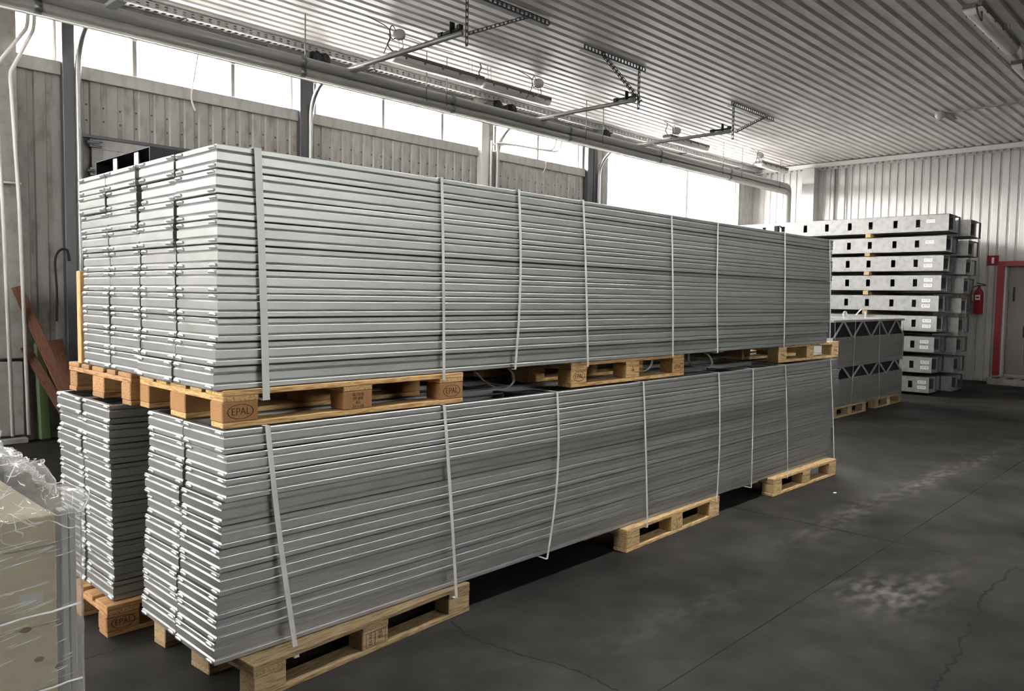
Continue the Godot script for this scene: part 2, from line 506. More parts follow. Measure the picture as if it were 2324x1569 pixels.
	structure("wall_front", fw.done(), M.frame_white, "plain pale wall of the hall behind the camera", "wall")  # unseen wall, kept pale to bounce light onto the panel ends

# ------------------------------------------------------------------ the wall with the strip windows
func ribbed(width: float, high: float) -> Mesh:      # trapezoidal wall cladding, ribs upright, from its lower left corner
	var b := MB.new()
	var line := []
	var x := 0.0
	while x < width - 0.17:
		line += [Vector2(x, 0), Vector2(x + 0.10, 0), Vector2(x + 0.112, 0.016), Vector2(x + 0.158, 0.016)]
		x += 0.17
	line += [Vector2(x, 0), Vector2(width, 0)]
	b.sheet(line, Vector3.ZERO, Vector3(1, 0, 0), Vector3(0, 0, -1), Vector3(0, high, 0), 0.0008)
	return b.done()

func window_wall():
	var b := MB.new()
	var zb := ZW - 0.25
	var x0 := -9.3
	for w in WINDOWS:
		b.span(Vector3(x0, -0.3, zb), Vector3(w[0], YC + 0.2, ZW))
		b.span(Vector3(w[0], -0.3, zb), Vector3(w[1], w[2], ZW))
		b.span(Vector3(w[0], WTOP, zb), Vector3(w[1], YC + 0.2, ZW))
		x0 = w[1]
	b.span(Vector3(x0, -0.3, zb), Vector3(XE + 0.3, YC + 0.2, ZW))
	var wl := structure("wall_left", b.done(), M.plaster, "long wall with a strip of high windows above ribbed cladding", "wall")
	# cladding bays: x from, x to, y from, y to
	for c in [[-8.9, -0.3, 0.0, 3.77, "cladding_dirty"], [0.96, 1.37, 0.0, 3.78, "cladding_dirty"], [1.49, 4.13, 3.20, 3.77, "cladding_dirty"], [4.33, 7.30, 0.0, 3.77, "cladding"], [7.76, 10.02, 0.0, 3.77, "cladding"], [10.45, 10.78, 0.0, 4.42, "cladding"], [15.98, XE - 0.03, 0.0, 4.42, "cladding"], [10.8, 15.96, 0.0, 3.30, "cladding"]]:
		part(wl, "cladding_sheet", ribbed(c[1] - c[0], c[3] - c[2]), M[c[4]], Vector3(c[0], c[2], ZW + 0.022))
		if c[0] > 1.4 and c[0] < 8:      # screw heads in the grooves
			var s := MB.new(true)
			var x: float = c[0] + 0.135
			while x < c[1]:
				for y in [3.52 + 0.01 * sin(x * 9), 3.36 + 0.012 * cos(x * 7)]:
					s.lathe([Vector2(0.011, 0), Vector2(0.009, 0.006), Vector2(0, 0.008)], 7, Transform3D(Basis(Vector3.RIGHT, PI / 2), Vector3(x, y, ZW + 0.007)))
				x += 0.17
			part(wl, "screw_heads", s.done(), M.frame_dark).set_meta("kind", "stuff")
	# concrete sill band under the strip
	for c in [[-8.9, -0.3], [0.96, 1.37], [1.49, 4.13], [4.33, 7.34], [7.74, 10.04]]:
		part(wl, "sill_band", cbox(Vector3(c[1] - c[0], 0.14, 0.06), 0.004), M.cladding, Vector3((c[0] + c[1]) / 2, 3.84, ZW + 0.03))
	# lintel edge over the sectional door
	part(wl, "lintel_edge", cbox(Vector3(2.64, 0.035, 0.07), 0.003), M.frame_dark, Vector3(2.81, 3.19, ZW + 0.035))
	# windows
	var mull := [[-7.4], [-5.0, -4.1], [-2.0, -1.1], [], [2.166, 3.323], [4.47, 5.593, 6.712], [7.86, 8.91], [11.5, 12.59, 13.80, 14.95]]
	for i in WINDOWS.size():
		var w: Array = WINDOWS[i]
		var h: float = WTOP - w[2]
		var win := Node3D.new()
		win.name = "window_%d" % (i + 1)
		add_child(win)
		win.position = Vector3(w[0], w[2], ZW - 0.12)
		win.set_meta("kind", "structure")
		var wd: float = w[1] - w[0]
		var fr := MB.new()
		for q in [[Vector3(0, 0, -0.03), Vector3(wd, 0.03, 0.03)], [Vector3(0, h - 0.03, -0.03), Vector3(wd, h, 0.03)], [Vector3(0, 0, -0.029), Vector3(0.025, h, 0.029)], [Vector3(wd - 0.025, 0, -0.029), Vector3(wd, h, 0.029)]]:
			fr.span(q[0], q[1], 0.003)
		part(win, "window_frame", fr.done(), M.frame_white)
		var edges: Array = [w[0]] + mull[i] + [w[1]]
		for k in edges.size() - 1:
			var a: float = edges[k] - w[0] + 0.018
			var e: float = edges[k + 1] - w[0] - 0.018
			part(win, "pane", cbox(Vector3(e - a, h - 0.05, 0.006), 0), M.glass, Vector3((a + e) / 2, h / 2, 0))
		for x in mull[i]:
			var wide := 0.05 if i < 7 else (0.10 if x == 13.80 else 0.022)
			part(win, "mullion", cbox(Vector3(wide, h - 0.02, 0.05), 0.004), M.frame_grey if i < 7 else M.frame_white, Vector3(x - w[0], h / 2, 0.005))
			if i < 7: part(win, "mullion_bracket", cbox(Vector3(wide + 0.014, 0.03, 0.06), 0.004), M.frame_white, Vector3(x - w[0], h - 0.11, 0.008))
		tag(win, "bright window bay %s of the high strip" % ["out of frame", "out of frame", "out of frame", "beside the grey pilaster", "above the sectional door", "left of the white pillar", "right of the white pillar", "tallest, nearest the far corner"][i], "window")
	# posts between the bays
	for c in [[1.37, 1.49, "frame_dark"], [4.13, 4.33, "frame_dark"], [7.36, 7.52, "frame_white"], [10.06, 10.22, "frame_dark"]]:
		var p := MB.new()
		p.span(Vector3(c[0], 0, ZW + 0.001), Vector3(c[1], YC - 0.16, ZW + 0.11), 0.006)
		part(wl, "post", p.done(), M[c[2]])
	part(wl, "post", cbox(Vector3(0.10, YC - 0.2, 0.09), 0.004), M.frame_dark, Vector3(10.30, (YC - 0.2) / 2, ZW + 0.05))
	# plastered pilaster at the near end with its plinth
	var pl := MB.new()
	pl.span(Vector3(-0.2, 0.86, ZW), Vector3(0.955, YC, ZW + 0.14), 0.01)
	pl.span(Vector3(-0.2, 0.08, ZW), Vector3(0.95, 0.83, ZW + 0.15), 0.012)
	pl.span(Vector3(-0.2, 0.0, ZW), Vector3(0.97, 0.06, ZW + 0.19), 0.01)
	part(wl, "pilaster", pl.done(), M.plaster)
	# fascia beam above the strip
	part(wl, "fascia", cbox(Vector3(25.4, 0.20, 0.08), 0.006), M.cladding, Vector3(3.9, 4.565, ZW + 0.04))
	part(wl, "pillar_head", cbox(Vector3(0.34, 0.30, 0.10), 0.006), M.frame_white, Vector3(7.36, 4.53, ZW + 0.09))
	# sectional door
	var d := Node3D.new()
	d.name = "door_1"
	add_child(d)
	d.position = Vector3(1.66, 0, ZW + 0.05)
	d.set_meta("kind", "structure")
	tag(d, "white sectional overhead door behind the left stack, ribbed slats", "door")
	for k in 28:
		part(d, "door_slat", cbox(Vector3(2.44, 0.112, 0.03), 0.004), M.cladding, Vector3(1.22, 0.058 + k * 0.1135, -0.01))
	for y in [3.12, 2.82, 2.30, 1.90, 1.42, 0.9]:
		var h := MB.new()
		h.box(Vector3(0, 0, 0.02), Vector3(0.12, 0.09, 0.03), Basis(), 0.006)
		h.box(Vector3(0.02, 0.02, 0.045), Vector3(0.10, 0.02, 0.04), Basis(), 0.004)
		h.box(Vector3(0.02, -0.02, 0.04), Vector3(0.09, 0.018, 0.03), Basis(), 0.004)
		h.tube([Vector3(-0.09, 0.0, 0.05), Vector3(0.03, 0.0, 0.05)], 0.016, 8)
		part(d, "hinge", h.done(), M.zinc_dark, Vector3(0.02, y, 0.005))
	part(d, "edge_profile", cbox(Vector3(0.11, 3.16, 0.012), 0.003), M.frame_grey, Vector3(0.045, 1.58, 0.012))

# ------------------------------------------------------------------ far end wall
func end_wall():
	var b := MB.new()
	b.span(Vector3(XE + 0.02, -0.3, ZW - 0.3), Vector3(XE + 0.3, YC + 0.2, -0.96))
	b.span(Vector3(XE + 0.02, 2.36, -0.96), Vector3(XE + 0.3, YC + 0.2, 0.4))
	b.span(Vector3(XE + 0.02, -0.3, 0.4), Vector3(XE + 0.3, YC + 0.2, 12.3))
	b.span(Vector3(XE + 0.22, -0.3, -0.96), Vector3(XE + 0.3, 2.36, 0.4))
	var w := structure("wall_back", b.done(), M.wall_end, "white ribbed sheet end wall", "wall")
	var z := ZW + 0.01
	while z < 11.7:
		var hi := 4.60
		for seg in [[0.0, hi]]:
			var lo: float = seg[0]
			if z > -1.2 and z < 0.4: lo = 2.42
			var s := MB.new()
			var line := []
			for k in 3:
				var q := k * 0.16
				line += [Vector2(q, 0), Vector2(q + 0.10, 0), Vector2(q + 0.115, 0.02), Vector2(q + 0.145, 0.02)]
			line.append(Vector2(0.48, 0))
			s.sheet(line, Vector3.ZERO, Vector3(0, 0, 1), Vector3(1, 0, 0), Vector3(0, hi - lo, 0), 0.0008)
			part(w, "wall_sheet", s.done(), M.wall_end, Vector3(XE - 0.012, lo, z))
		z += 0.48
	part(w, "top_angle", cbox(Vector3(0.08, 0.11, 18.3), 0.004), M.frame_white, Vector3(XE - 0.03, 4.665, 2.8))
	var c := MB.new()
	c.span(Vector3(XE - 0.30, 0, -5.06), Vector3(XE - 0.01, 4.6, -4.78), 0.008)
	part(w, "column", c.done(), M.wall_end)
	c = MB.new()
	for q in [-4.42, -4.18]: c.tube([Vector3(XE - 0.05, 4.55, q), Vector3(XE - 0.05, 2.9, q)], 0.022, 8)
	part(w, "conduit", c.done(), M.frame_grey)
	var t := MB.new()
	t.slotted(Vector3(XE - 0.10, 4.55, ZW + 0.3), Vector3(0, 0, 15), Vector3(0, 0.07, 0), Vector3(0.002, 0, 0), 0.12, 0.06, 0.016, 1)
	var tr := part(self, "cable_tray", t.done(), M.zinc_beam)
	tag(tr, "perforated cable tray along the top of the far end wall", "cable tray")
	# red framed door in the end wall
	var d := Node3D.new()
	d.name = "door_2"
	add_child(d)
	d.position = Vector3(XE, 0.16, -0.96)
	d.set_meta("kind", "structure")
	tag(d, "grey steel door in a dark red frame on the end wall", "door")
	part(d, "door_leaf", cbox(Vector3(0.05, 2.16, 1.30), 0.004), M.door_grey, Vector3(0.17, 1.09, 0.67))
	for q in [0.42, 1.05]: part(d, "door_panel", cbox(Vector3(0.02, 1.5, 0.02), 0.003), M.frame_grey, Vector3(0.14, 1.0, q - 0.1))
	part(d, "jamb", cbox(Vector3(0.12, 2.26, 0.11), 0.004), M.red_paint, Vector3(-0.03, 1.12, -0.09))
	part(d, "frame_head", cbox(Vector3(0.14, 0.10, 1.36), 0.004), M.red_paint, Vector3(-0.03, 2.20, 0.64))
	var h := MB.new()
	h.box(Vector3(0, 0, 0), Vector3(0.03, 0.22, 0.05), Basis(), 0.006)
	h.box(Vector3(-0.04, 0.04, 0.05), Vector3(0.02, 0.025, 0.13), Basis(), 0.006)
	part(d, "door_handle", h.done(), M.rubber, Vector3(0.13, 0.86, 0.33))
	part(d, "closer", cbox(Vector3(0.04, 0.28, 0.03), 0.005), M.steel_black, Vector3(0.12, 1.60, 0.12))
	# low step before the door with hazard stripes
	var s := thing("step", "low concrete step with yellow and black stripes before the red framed door", "step", Vector3(16.05, 0, -1.07))
	part(s, "step_base", cbox(Vector3(0.60, 0.13, 2.4), 0.01), M.plaster, Vector3(0.31, 0.065, 1.2))
	for k in 20:
		var m := MB.new()
		m.extrude([Vector2(0, 0), Vector2(0.12, 0), Vector2(0.20, 0.16), Vector2(0.08, 0.16)], Vector3(-0.005, 0.131, k * 0.12 - 0.03), Vector3(0, 0, 1), Vector3(1, 0, 0), Vector3(0, 0.012, 0))
		part(s, "stripe", m.done(), M.yellow_paint if k % 2 == 0 else M.black_paint)
	# unseen brown gate further along the end wall, placed to darken steel reflections
	var gt := Node3D.new()
	gt.name = "door_3"
	add_child(gt)
	gt.position = Vector3(XE - 0.05, 0, 0.9)
	gt.set_meta("kind", "structure")
	tag(gt, "unseen wide brown gate in the end wall, placed to darken reflections in the bundles", "door")
	for k in 7: part(gt, "gate_panel", cbox(Vector3(0.05, 0.595, 8.0), 0.006), M.gate_brown, Vector3(0, 0.30 + k * 0.60, 4.0))
	# extinguisher
	var e := thing("fire_extinguisher", "red fire extinguisher hanging on the ribbed end wall", "fire extinguisher", Vector3(XE - 0.12, 1.36, -1.40))
	b = MB.new(true)
	b.lathe([Vector2(0, 0), Vector2(0.07, 0.0), Vector2(0.085, 0.02), Vector2(0.085, 0.40), Vector2(0.075, 0.46), Vector2(0.035, 0.50), Vector2(0.03, 0.53), Vector2(0, 0.53)], 20)
	part(e, "cylinder", b.done(), M.red_paint)
	b = MB.new(true)
	b.tube([Vector3(0, 0.52, 0), Vector3(0, 0.58, 0)], 0.022, 10)
	b.box(Vector3(0, 0.60, 0.04), Vector3(0.03, 0.018, 0.17), Basis(Vector3.RIGHT, 0.25), 0.004)
	b.box(Vector3(0, 0.57, 0.05), Vector3(0.03, 0.016, 0.13), Basis(), 0.004)
	part(e, "valve", b.done(), M.steel_black)
	b = MB.new(true)
	b.tube(curve([Vector3(-0.02, 0.56, -0.02), Vector3(-0.05, 0.52, -0.10), Vector3(-0.05, 0.35, -0.13), Vector3(-0.05, 0.22, -0.11)], 6), [0.012, 0.012, 0.012, 0.012, 0.012, 0.012, 0.012, 0.012, 0.012, 0.012, 0.012, 0.012, 0.012, 0.012, 0.014, 0.016, 0.02, 0.022, 0.024], 8)
	part(e, "hose", b.done(), M.red_paint)
	part(e, "paper_label", cbox(Vector3(0.002, 0.10, 0.09), 0), M.white_paper, Vector3(-0.0855, 0.33, 0))
	part(e, "lettering", cbox(Vector3(0.002, 0.03, 0.06), 0), M.red_paint, Vector3(-0.087, 0.33, 0))
	var g := thing("fire_sign", "small red square fire safety sign above the extinguisher", "sign", Vector3(XE - 0.04, 2.43, -1.20))
	part(g, "plate", cbox(Vector3(0.006, 0.20, 0.20), 0.002), M.red_paint)
	part(g, "symbol", cbox(Vector3(0.004, 0.12, 0.045), 0.001), M.white_paper, Vector3(-0.004, 0, 0.0))

# ------------------------------------------------------------------ steel panels, pallets, straps
const PH := 0.0865           # panel height
const PP := 0.0904           # pitch of the layers
const PW := 0.343            # panel width
# outline of a panel's side, from the foot up: x outward, y height
const SIDE := [Vector2(-0.014, 0.0), Vector2(-0.004, 0.0), Vector2(0, 0.003), Vector2(0, 0.0185), Vector2(-0.006, 0.0245), Vector2(0, 0.0298), Vector2(0, 0.0577), Vector2(-0.006, 0.0637), Vector2(0, 0.0690), Vector2(0, 0.0835), Vector2(-0.003, 0.0865), Vector2(-0.022, 0.0865), Vector2(-0.022, 0.078), Vector2(-0.019, 0.078), Vector2(-0.016, 0.020)]

func panel_meshes(L: float) -> Array:
	var key := ["panel", L]
	if cache.has(key): return cache[key]
	var b := MB.new()
	for i in SIDE.size() - 1:
		var p: Vector2 = SIDE[i]
		var q: Vector2 = SIDE[i + 1]
		var A := [Vector3(-p.x, p.y, p.x), Vector3(L + p.x, p.y, p.x), Vector3(L + p.x, p.y, -PW - p.x), Vector3(-p.x, p.y, -PW - p.x)]
		var B := [Vector3(-q.x, q.y, q.x), Vector3(L + q.x, q.y, q.x), Vector3(L + q.x, q.y, -PW - q.x), Vector3(-q.x, q.y, -PW - q.x)]
		for k in 4: b.quad(A[k], A[(k + 1) % 4], B[(k + 1) % 4], B[k])
	var rim: Mesh = b.done()
	b = MB.new()
	b.span(Vector3(0.012, 0.014, -0.012), Vector3(L - 0.012, 0.020, -PW + 0.012))
	var plate: Mesh = b.done()
	# zigzag lattice of rods and long rods inside
	b = MB.new()
	var n := int(L / 0.36)
	for k in n:
		var x := 0.03 + (L - 0.06) * k / n
		var x2 := 0.03 + (L - 0.06) * (k + 1) / n
		var za := -0.02 if k % 2 == 0 else -PW + 0.02
		b.tube([Vector3(x, 0.060, za), Vector3(x2, 0.060, -PW - za)], 0.006, 6)
	for z in [-0.10, -0.245]:
		b.tube([Vector3(0.02, 0.071, z), Vector3(L - 0.02, 0.071, z)], 0.005, 6)
	for k in 5:
		b.box(Vector3(L * (k + 0.5) / 5, 0.05, -PW / 2), Vector3(0.03, 0.055, PW - 0.04))
	var lattice: Mesh = b.done()
	# pressed corner tab: a little half pill standing proud of the end face
	b = MB.new(true)
	var path := []
	var rad := []
	for k in 7:
		path.append(Vector3(0, 0, lerpf(-0.030, 0.030, k / 6.0)))
		rad.append(0.0072 * sqrt(maxf(0.25, 1.0 - pow(absf(k - 3) / 3.1, 6))))
	b.tube(path, rad, 8)
	var tab: Mesh = b.done()
	cache[key] = [rim, plate, lattice, tab]
	return cache[key]

func panel(L: float, at: Vector3, label: String, group: String, tone: int, turn: float):
	var m := panel_meshes(L)
	var o := thing("steel_panel", label, "steel panel", at, turn, group)
	part(o, "rim", m[0], M["galvanized_%d" % tone])
	part(o, "base_plate", m[1], M["galvanized_%d" % tone])
	part(o, "lattice", m[2], M.zinc_dark)
	for y in [0.0115, 0.0765]:
		for z in [-0.034, -PW + 0.034]:
			part(o, "corner_tab", m[3], M.zinc_bright, Vector3(-0.001, y, z))  # brighter zinc puts the light the tabs catch into their colour

func bundle(name: String, L: float, x0: float, y0: float, z0: float, gap: float, dx: Array, dz: Array):
	for col in 2:
		for k in 10:
			var row := 9 - k                     # k counts from the foot
			var x: float = x0 + dx[row] + rng.randf_range(-0.003, 0.003) + (0.0 if col == 0 else rng.randf_range(-0.006, 0.006) + dx[row] * -0.3)
			var z: float = z0 + dz[row] - col * (PW + gap + [0.0, 0.004, 0.010, 0.002, 0.006][(row * 7 + 3) % 5])
			panel(L, Vector3(x, y0 + k * PP, z), "steel panel, %s, %s of the %s bundle" % [ordinal(row), ["aisle side column", "far side column"][col], name], "steel panels of the %s bundle" % name, rng.randi() % 4, rng.randf_range(-0.0008, 0.0008))

func pallet(at: Vector3, turn_deg: float, style: String, block: String, label: String, marks: Array, group := "wooden pallets under the bundles"):
	var p := thing("wooden_pallet", label, "pallet", at, deg_to_rad(turn_deg), group)
	var w := func(): return M["wood_%s_%d" % [style, rng.randi() % 3]]
	var cz := [-0.05, -0.4, -0.75]
	var cw := [0.10, 0.145, 0.10]
	var cx := [0.0725, 0.6, 1.1275]
	var tz := [-0.0725, -0.2325, -0.4, -0.5675, -0.7275]
	var tw := [0.145, 0.10, 0.145, 0.10, 0.145]
	for k in 3: part(p, "bottom_board", cbox(Vector3(1.2, 0.022, cw[k])), w.call(), Vector3(0.6, 0.011, cz[k]))
	for k in 3: part(p, "stringer_board", cbox(Vector3(0.8, 0.022, 0.145)), w.call(), Vector3(cx[k], 0.1105, -0.4), Vector3(0, PI / 2, 0))
	for k in 5: part(p, "deck_board", cbox(Vector3(1.2, 0.022, tw[k])), w.call(), Vector3(0.6, 0.1325, tz[k]))
	for i in 3:
		for k in 3:
			var bm: Material = M.chipboard if block == "chip" else w.call()
			var bl := part(p, "block", cbox(Vector3(0.145, 0.0775, cw[k]), 0.004), bm, Vector3(cx[i] + rng.randf_range(-0.004, 0.004), 0.0608, cz[k]))
			if k == 0 and marks[i] != "":
				mark(bl, marks[i], cw[k] / 2 + 0.0004)

func mark(block: Node3D, what: String, z: float):
	if what == "EPAL":
		var b := MB.new()
		for k in 40:
			var a := TAU * k / 40
			var c := TAU * (k + 1) / 40
			var f := func(t, s): return Vector3(cos(t) * 0.052 * s, sin(t) * 0.028 * s, 0)
			b.quad(f.call(a, 0.94), f.call(a, 1.02), f.call(c, 1.02), f.call(c, 0.94))
		part(block, "stamp_oval", b.done(), M.stamp, Vector3(0, 0, z + 0.0003))
		part(block, "stamp", lettering("EPAL", 0.026), M.stamp, Vector3(0, 0, z))
	elif what.begins_with("F:"):
		var b := MB.new()
		for q in [[Vector2(-0.055, -0.031), Vector2(0.055, -0.0295)], [Vector2(-0.055, 0.0295), Vector2(0.055, 0.031)], [Vector2(-0.055, -0.031), Vector2(-0.0535, 0.031)], [Vector2(0.0535, -0.031), Vector2(0.055, 0.031)], [Vector2(-0.006, -0.031), Vector2(-0.003, 0.031)]]:
			b.span(Vector3(q[0].x, q[0].y, 0), Vector3(q[1].x, q[1].y, 0.0006))
		part(block, "stamp_frame", b.done(), M.stamp, Vector3(0, 0, z))
		var s := what.substr(2).split("|")
		part(block, "stamp", lettering(s[0], 0.016), M.stamp, Vector3(-0.029, 0, z), Vector3(0, 0, PI / 2))
		for k in range(1, s.size()): part(block, "stamp", lettering(s[k], 0.014), M.stamp, Vector3(0.026, 0.018 - 0.019 * (k - 1), z))
	else:
		var s := what.split("|")
		for k in s.size(): part(block, "stamp", lettering(s[k], 0.013), M.stamp, Vector3(0, 0.024 - k * 0.017, z))

func strap(x_top: float, x_foot: float, y_top: float, y_foot: float, z_front: float, z_back: float, label: String, group: String, wide := 0.016, bow := 0.0):
	# closed loop round the bundle: down the front, under, up the back, over the top
	var f := []
	for k in 9:
		var t := k / 8.0
		f.append(Vector3(lerpf(x_top, x_foot, t) + bow * sin(PI * t), lerpf(y_top, y_foot, t), z_front + 0.004 * sin(PI * t)))
	f.append(Vector3(x_foot, y_foot, z_back))
	f.append(Vector3(x_top, y_top, z_back))
	var b := MB.new()
	b.ribbon(f, Vector3(wide / 2, 0, 0), 0.0012, true)
	var o := part(self, "packing_strap", b.done(), M.strap)
	tag(o, label, "strap", group)

func curl(pts: Array, label: String):
	var b := MB.new()
	b.ribbon(curve(pts, 8), Vector3(0.002, 0.0, 0.007), 0.001)
	var o := part(self, "strap_tail", b.done(), M.strap)
	tag(o, label, "strap")

func stacks():
	var H1 := 1.051
	# pallets on the floor, front row
	pallet(Vector3(0.076, 0, 0.070), 3.7, "weathered", "wood", "weathered pallet on the floor under the near end of the front lower bundle", ["", "F:EX-RA|RA|MT", ""])
	pallet(Vector3(2.564, 0, 0.020), 1.7, "pale", "wood", "pale pallet on the floor under the middle of the front lower bundle", ["", "F:III|B", ""])
	pallet(Vector3(4.559, 0, 0.018), -1.3, "pale", "wood", "pale pallet on the floor under the far end of the front lower bundle", ["", "F:I|S", ""])
	# pallets between the two layers, front row
	pallet(Vector3(0, H1, -0.007), -0.6, "warm", "chip", "yellowish pallet between the bundles, nearest the stack corner, oval stamp on its block", ["EPAL", "AUTB K|DE-MB|KD|20-5-04", "EPAL"])
	pallet(Vector3(2.07, H1, -0.04), 0.1, "warm", "wood", "middle pallet between the upper and lower front bundles", ["EPAL", "IT|PM", "EPAL"])
	pallet(Vector3(4.80, H1, -0.09), -1.0, "pale", "wood", "pallet between the front bundles at the far end by the truss pack", ["EPAL", "", "EPAL"])
	# back row
	pallet(Vector3(-0.11, 0, -0.905), 0.5, "amber", "wood", "orange brown pallet on the floor under the near end of the back lower bundle", ["EPAL", "", ""])
	pallet(Vector3(2.4, 0, -0.92), 0, "amber", "wood", "orange brown pallet on the floor under the middle of the back lower bundle", ["", "", ""])
	pallet(Vector3(-0.02, H1, -0.835), 0.4, "amber", "wood", "orange brown pallet between the back bundles beside the yellowish one", ["", "", ""])
	pallet(Vector3(2.0, H1, -0.85), 0, "amber", "wood", "middle pallet between the back bundles seen through the front gap", ["", "", ""])
	pallet(Vector3(4.4, H1, -0.86), 0, "pale", "wood", "far pallet between the back bundles seen through the front gap", ["", "", ""])
	# the four bundles; px shifts of the ragged corners read row by row
	var lean := [0, 3.6, 4, -8, -9.5, -12, -14, -18, -21, -27]
	bundle("front lower", 5.80, -0.005, 0.1455, 0.012, 0.012, lean.map(func(s): return s * 0.5 / 530), lean.map(func(s): return s * 0.5 / 320))
	var rag := [0, 0, 2.7, 2.5, 1.5, 0.8, 1.8, -0.4, -3.3, -10]
	bundle("front upper", 5.61, -0.023, H1 + 0.1455, 0.002, 0.012, rag.map(func(s): return s * 0.6 / 530), rag.map(func(s): return s * 0.4 / 320))
	var r3 := [0, -2, 2, 6, 8, 10, 11, 12, 12, 12]
	bundle("back lower", 5.75, -0.078, 0.1455, -0.94, 0.008, r3.map(func(s): return s * 0.001), r3.map(func(s): return s * -0.0006))
	var r4 := [-6, -4, 0, 4, 4, 2, 3, 5, 1, 2]
	bundle("back upper", 5.65, -0.02, H1 + 0.1455, -0.735, 0.006, r4.map(func(s): return s * 0.001), r4.map(func(s): return s * 0.0012))
	# straps
	var top := H1 + 0.1455 + 10 * PP
	for s in [[0.134, 0.165, 1.150, 0.030, 0.0], [1.044, 1.069, 1.168, 0.016, 0.0], [1.559, 1.553, 1.190, 0.016, 0.02], [2.077, 2.151, 1.172, 0.016, 0.0], [2.973, 3.036, 1.190, 0.016, 0.0], [3.562, 3.613, 1.190, 0.016, -0.02], [4.606, 4.667, 1.180, 0.016, 0.0], [5.487, 5.585, 1.180, 0.016, 0.0]]:
		var i: int = [0.134, 1.044, 1.559, 2.077, 2.973, 3.562, 4.606, 5.487].find(s[0])
		strap(s[0], s[1], top, s[2], 0.014, -0.735, "white packing strap, %s from the near end on the front upper bundle" % ["widest, first", "second", "third", "fourth", "fifth", "sixth", "seventh", "eighth"][i], "straps on the front upper bundle", s[3], s[4])
	var i := 0
	for s in [[0.164, 0.290, 0.095, 0.022, -0.01], [1.064, 1.155, 0.105, 0.018, 0.0], [1.876, 1.818, 0.140, 0.016, 0.04], [2.694, 2.779, 0.118, 0.016, 0.0], [3.621, 3.649, 0.128, 0.016, 0.02], [4.133, 4.170, 0.140, 0.014, 0.0], [4.683, 4.804, 0.112, 0.014, 0.0], [5.587, 5.765, 0.110, 0.014, 0.0]]:
		strap(s[0], s[1], H1 - 0.0005, s[2], 0.024, -0.76, "white packing strap, %s from the near end on the front lower bundle" % ["slanting first", "second", "third", "fourth", "fifth", "sixth", "seventh", "eighth"][i], "straps on the front lower bundle", s[3], s[4])
		i += 1
	# loose strap tails in the gap and on top
	curl([Vector3(1.50, 1.16, -0.22), Vector3(1.56, 1.10, -0.20), Vector3(1.66, 1.062, -0.18), Vector3(1.74, 1.09, -0.18), Vector3(1.74, 1.14, -0.18), Vector3(1.70, 1.17, -0.18)], "white strap tail curling in the gap right of the first pallet")
	curl([Vector3(2.96, 1.19, -0.10), Vector3(2.97, 1.15, -0.10), Vector3(2.95, 1.11, -0.11), Vector3(2.90, 1.09, -0.12)], "short white strap tail hanging inside the middle gap pallet")
	curl([Vector3(3.52, 1.19, -0.16), Vector3(3.53, 1.12, -0.16), Vector3(3.62, 1.066, -0.16), Vector3(3.70, 1.064, -0.15)], "left half of the white strap loop in the gap right of the middle pallet")
	curl([Vector3(3.66, 1.18, -0.12), Vector3(3.74, 1.15, -0.12), Vector3(3.78, 1.10, -0.12), Vector3(3.74, 1.064, -0.12)], "right half of the white strap loop in the gap right of the middle pallet")
	var bk := thing("strap_buckle", "dark strap buckle with tail on top of the front upper bundle", "strap buckle", Vector3(4.62, top, -0.06))
	part(bk, "buckle", cbox(Vector3(0.04, 0.05, 0.03), 0.004), M.steel_black, Vector3(0, 0.026, 0))
	var tb := MB.new()
	tb.ribbon(curve([Vector3(0.0, 0.052, 0), Vector3(0.05, 0.056, 0), Vector3(0.10, 0.035, 0.0), Vector3(0.13, 0.004, 0.0)], 6), Vector3(0, 0, 0.007), 0.001)
	part(bk, "tail", tb.done(), M.cable)
	# black open tray with zinc posts on the back upper bundle
	var tr := thing("black_tray", "black open tray with zinc posts lying on top of the back upper bundle", "tray", Vector3(0.05, top, -1.43))
	var b := MB.new()
	b.span(Vector3(0, 0, 0), Vector3(4.6, 0.008, 0.66))
	b.span(Vector3(0, 0.084, 0), Vector3(4.6, 0.088, 0.66))
	b.span(Vector3(0, 0.008, 0), Vector3(4.6, 0.084, 0.008))
	b.span(Vector3(0, 0.008, 0.652), Vector3(4.6, 0.084, 0.66))
	b.span(Vector3(0.12, 0.008, 0.008), Vector3(0.13, 0.084, 0.652))
	part(tr, "tray_body", b.done(), M.steel_black)
	for z in [0.22, 0.245, 0.475, 0.50]:
		part(tr, "post", cbox(Vector3(0.012, 0.074, 0.020), 0.003), M.galvanized_0, Vector3(0.012, 0.046, z + 0.0))
	tr = thing("black_tray", "black tray edge showing above the far column of the front upper bundle", "tray", Vector3(0.16, top, -0.70))
	b = MB.new()
	b.span(Vector3(0, 0, 0), Vector3(4.2, 0.06, 0.008)); b.span(Vector3(0, 0, 0.29), Vector3(4.2, 0.058, 0.298)); b.span(Vector3(0, 0, 0), Vector3(0.01, 0.05, 0.298)); b.span(Vector3(0, 0, 0.0), Vector3(4.2, 0.006, 0.298))
	part(tr, "tray_body", b.done(), M.steel_black)

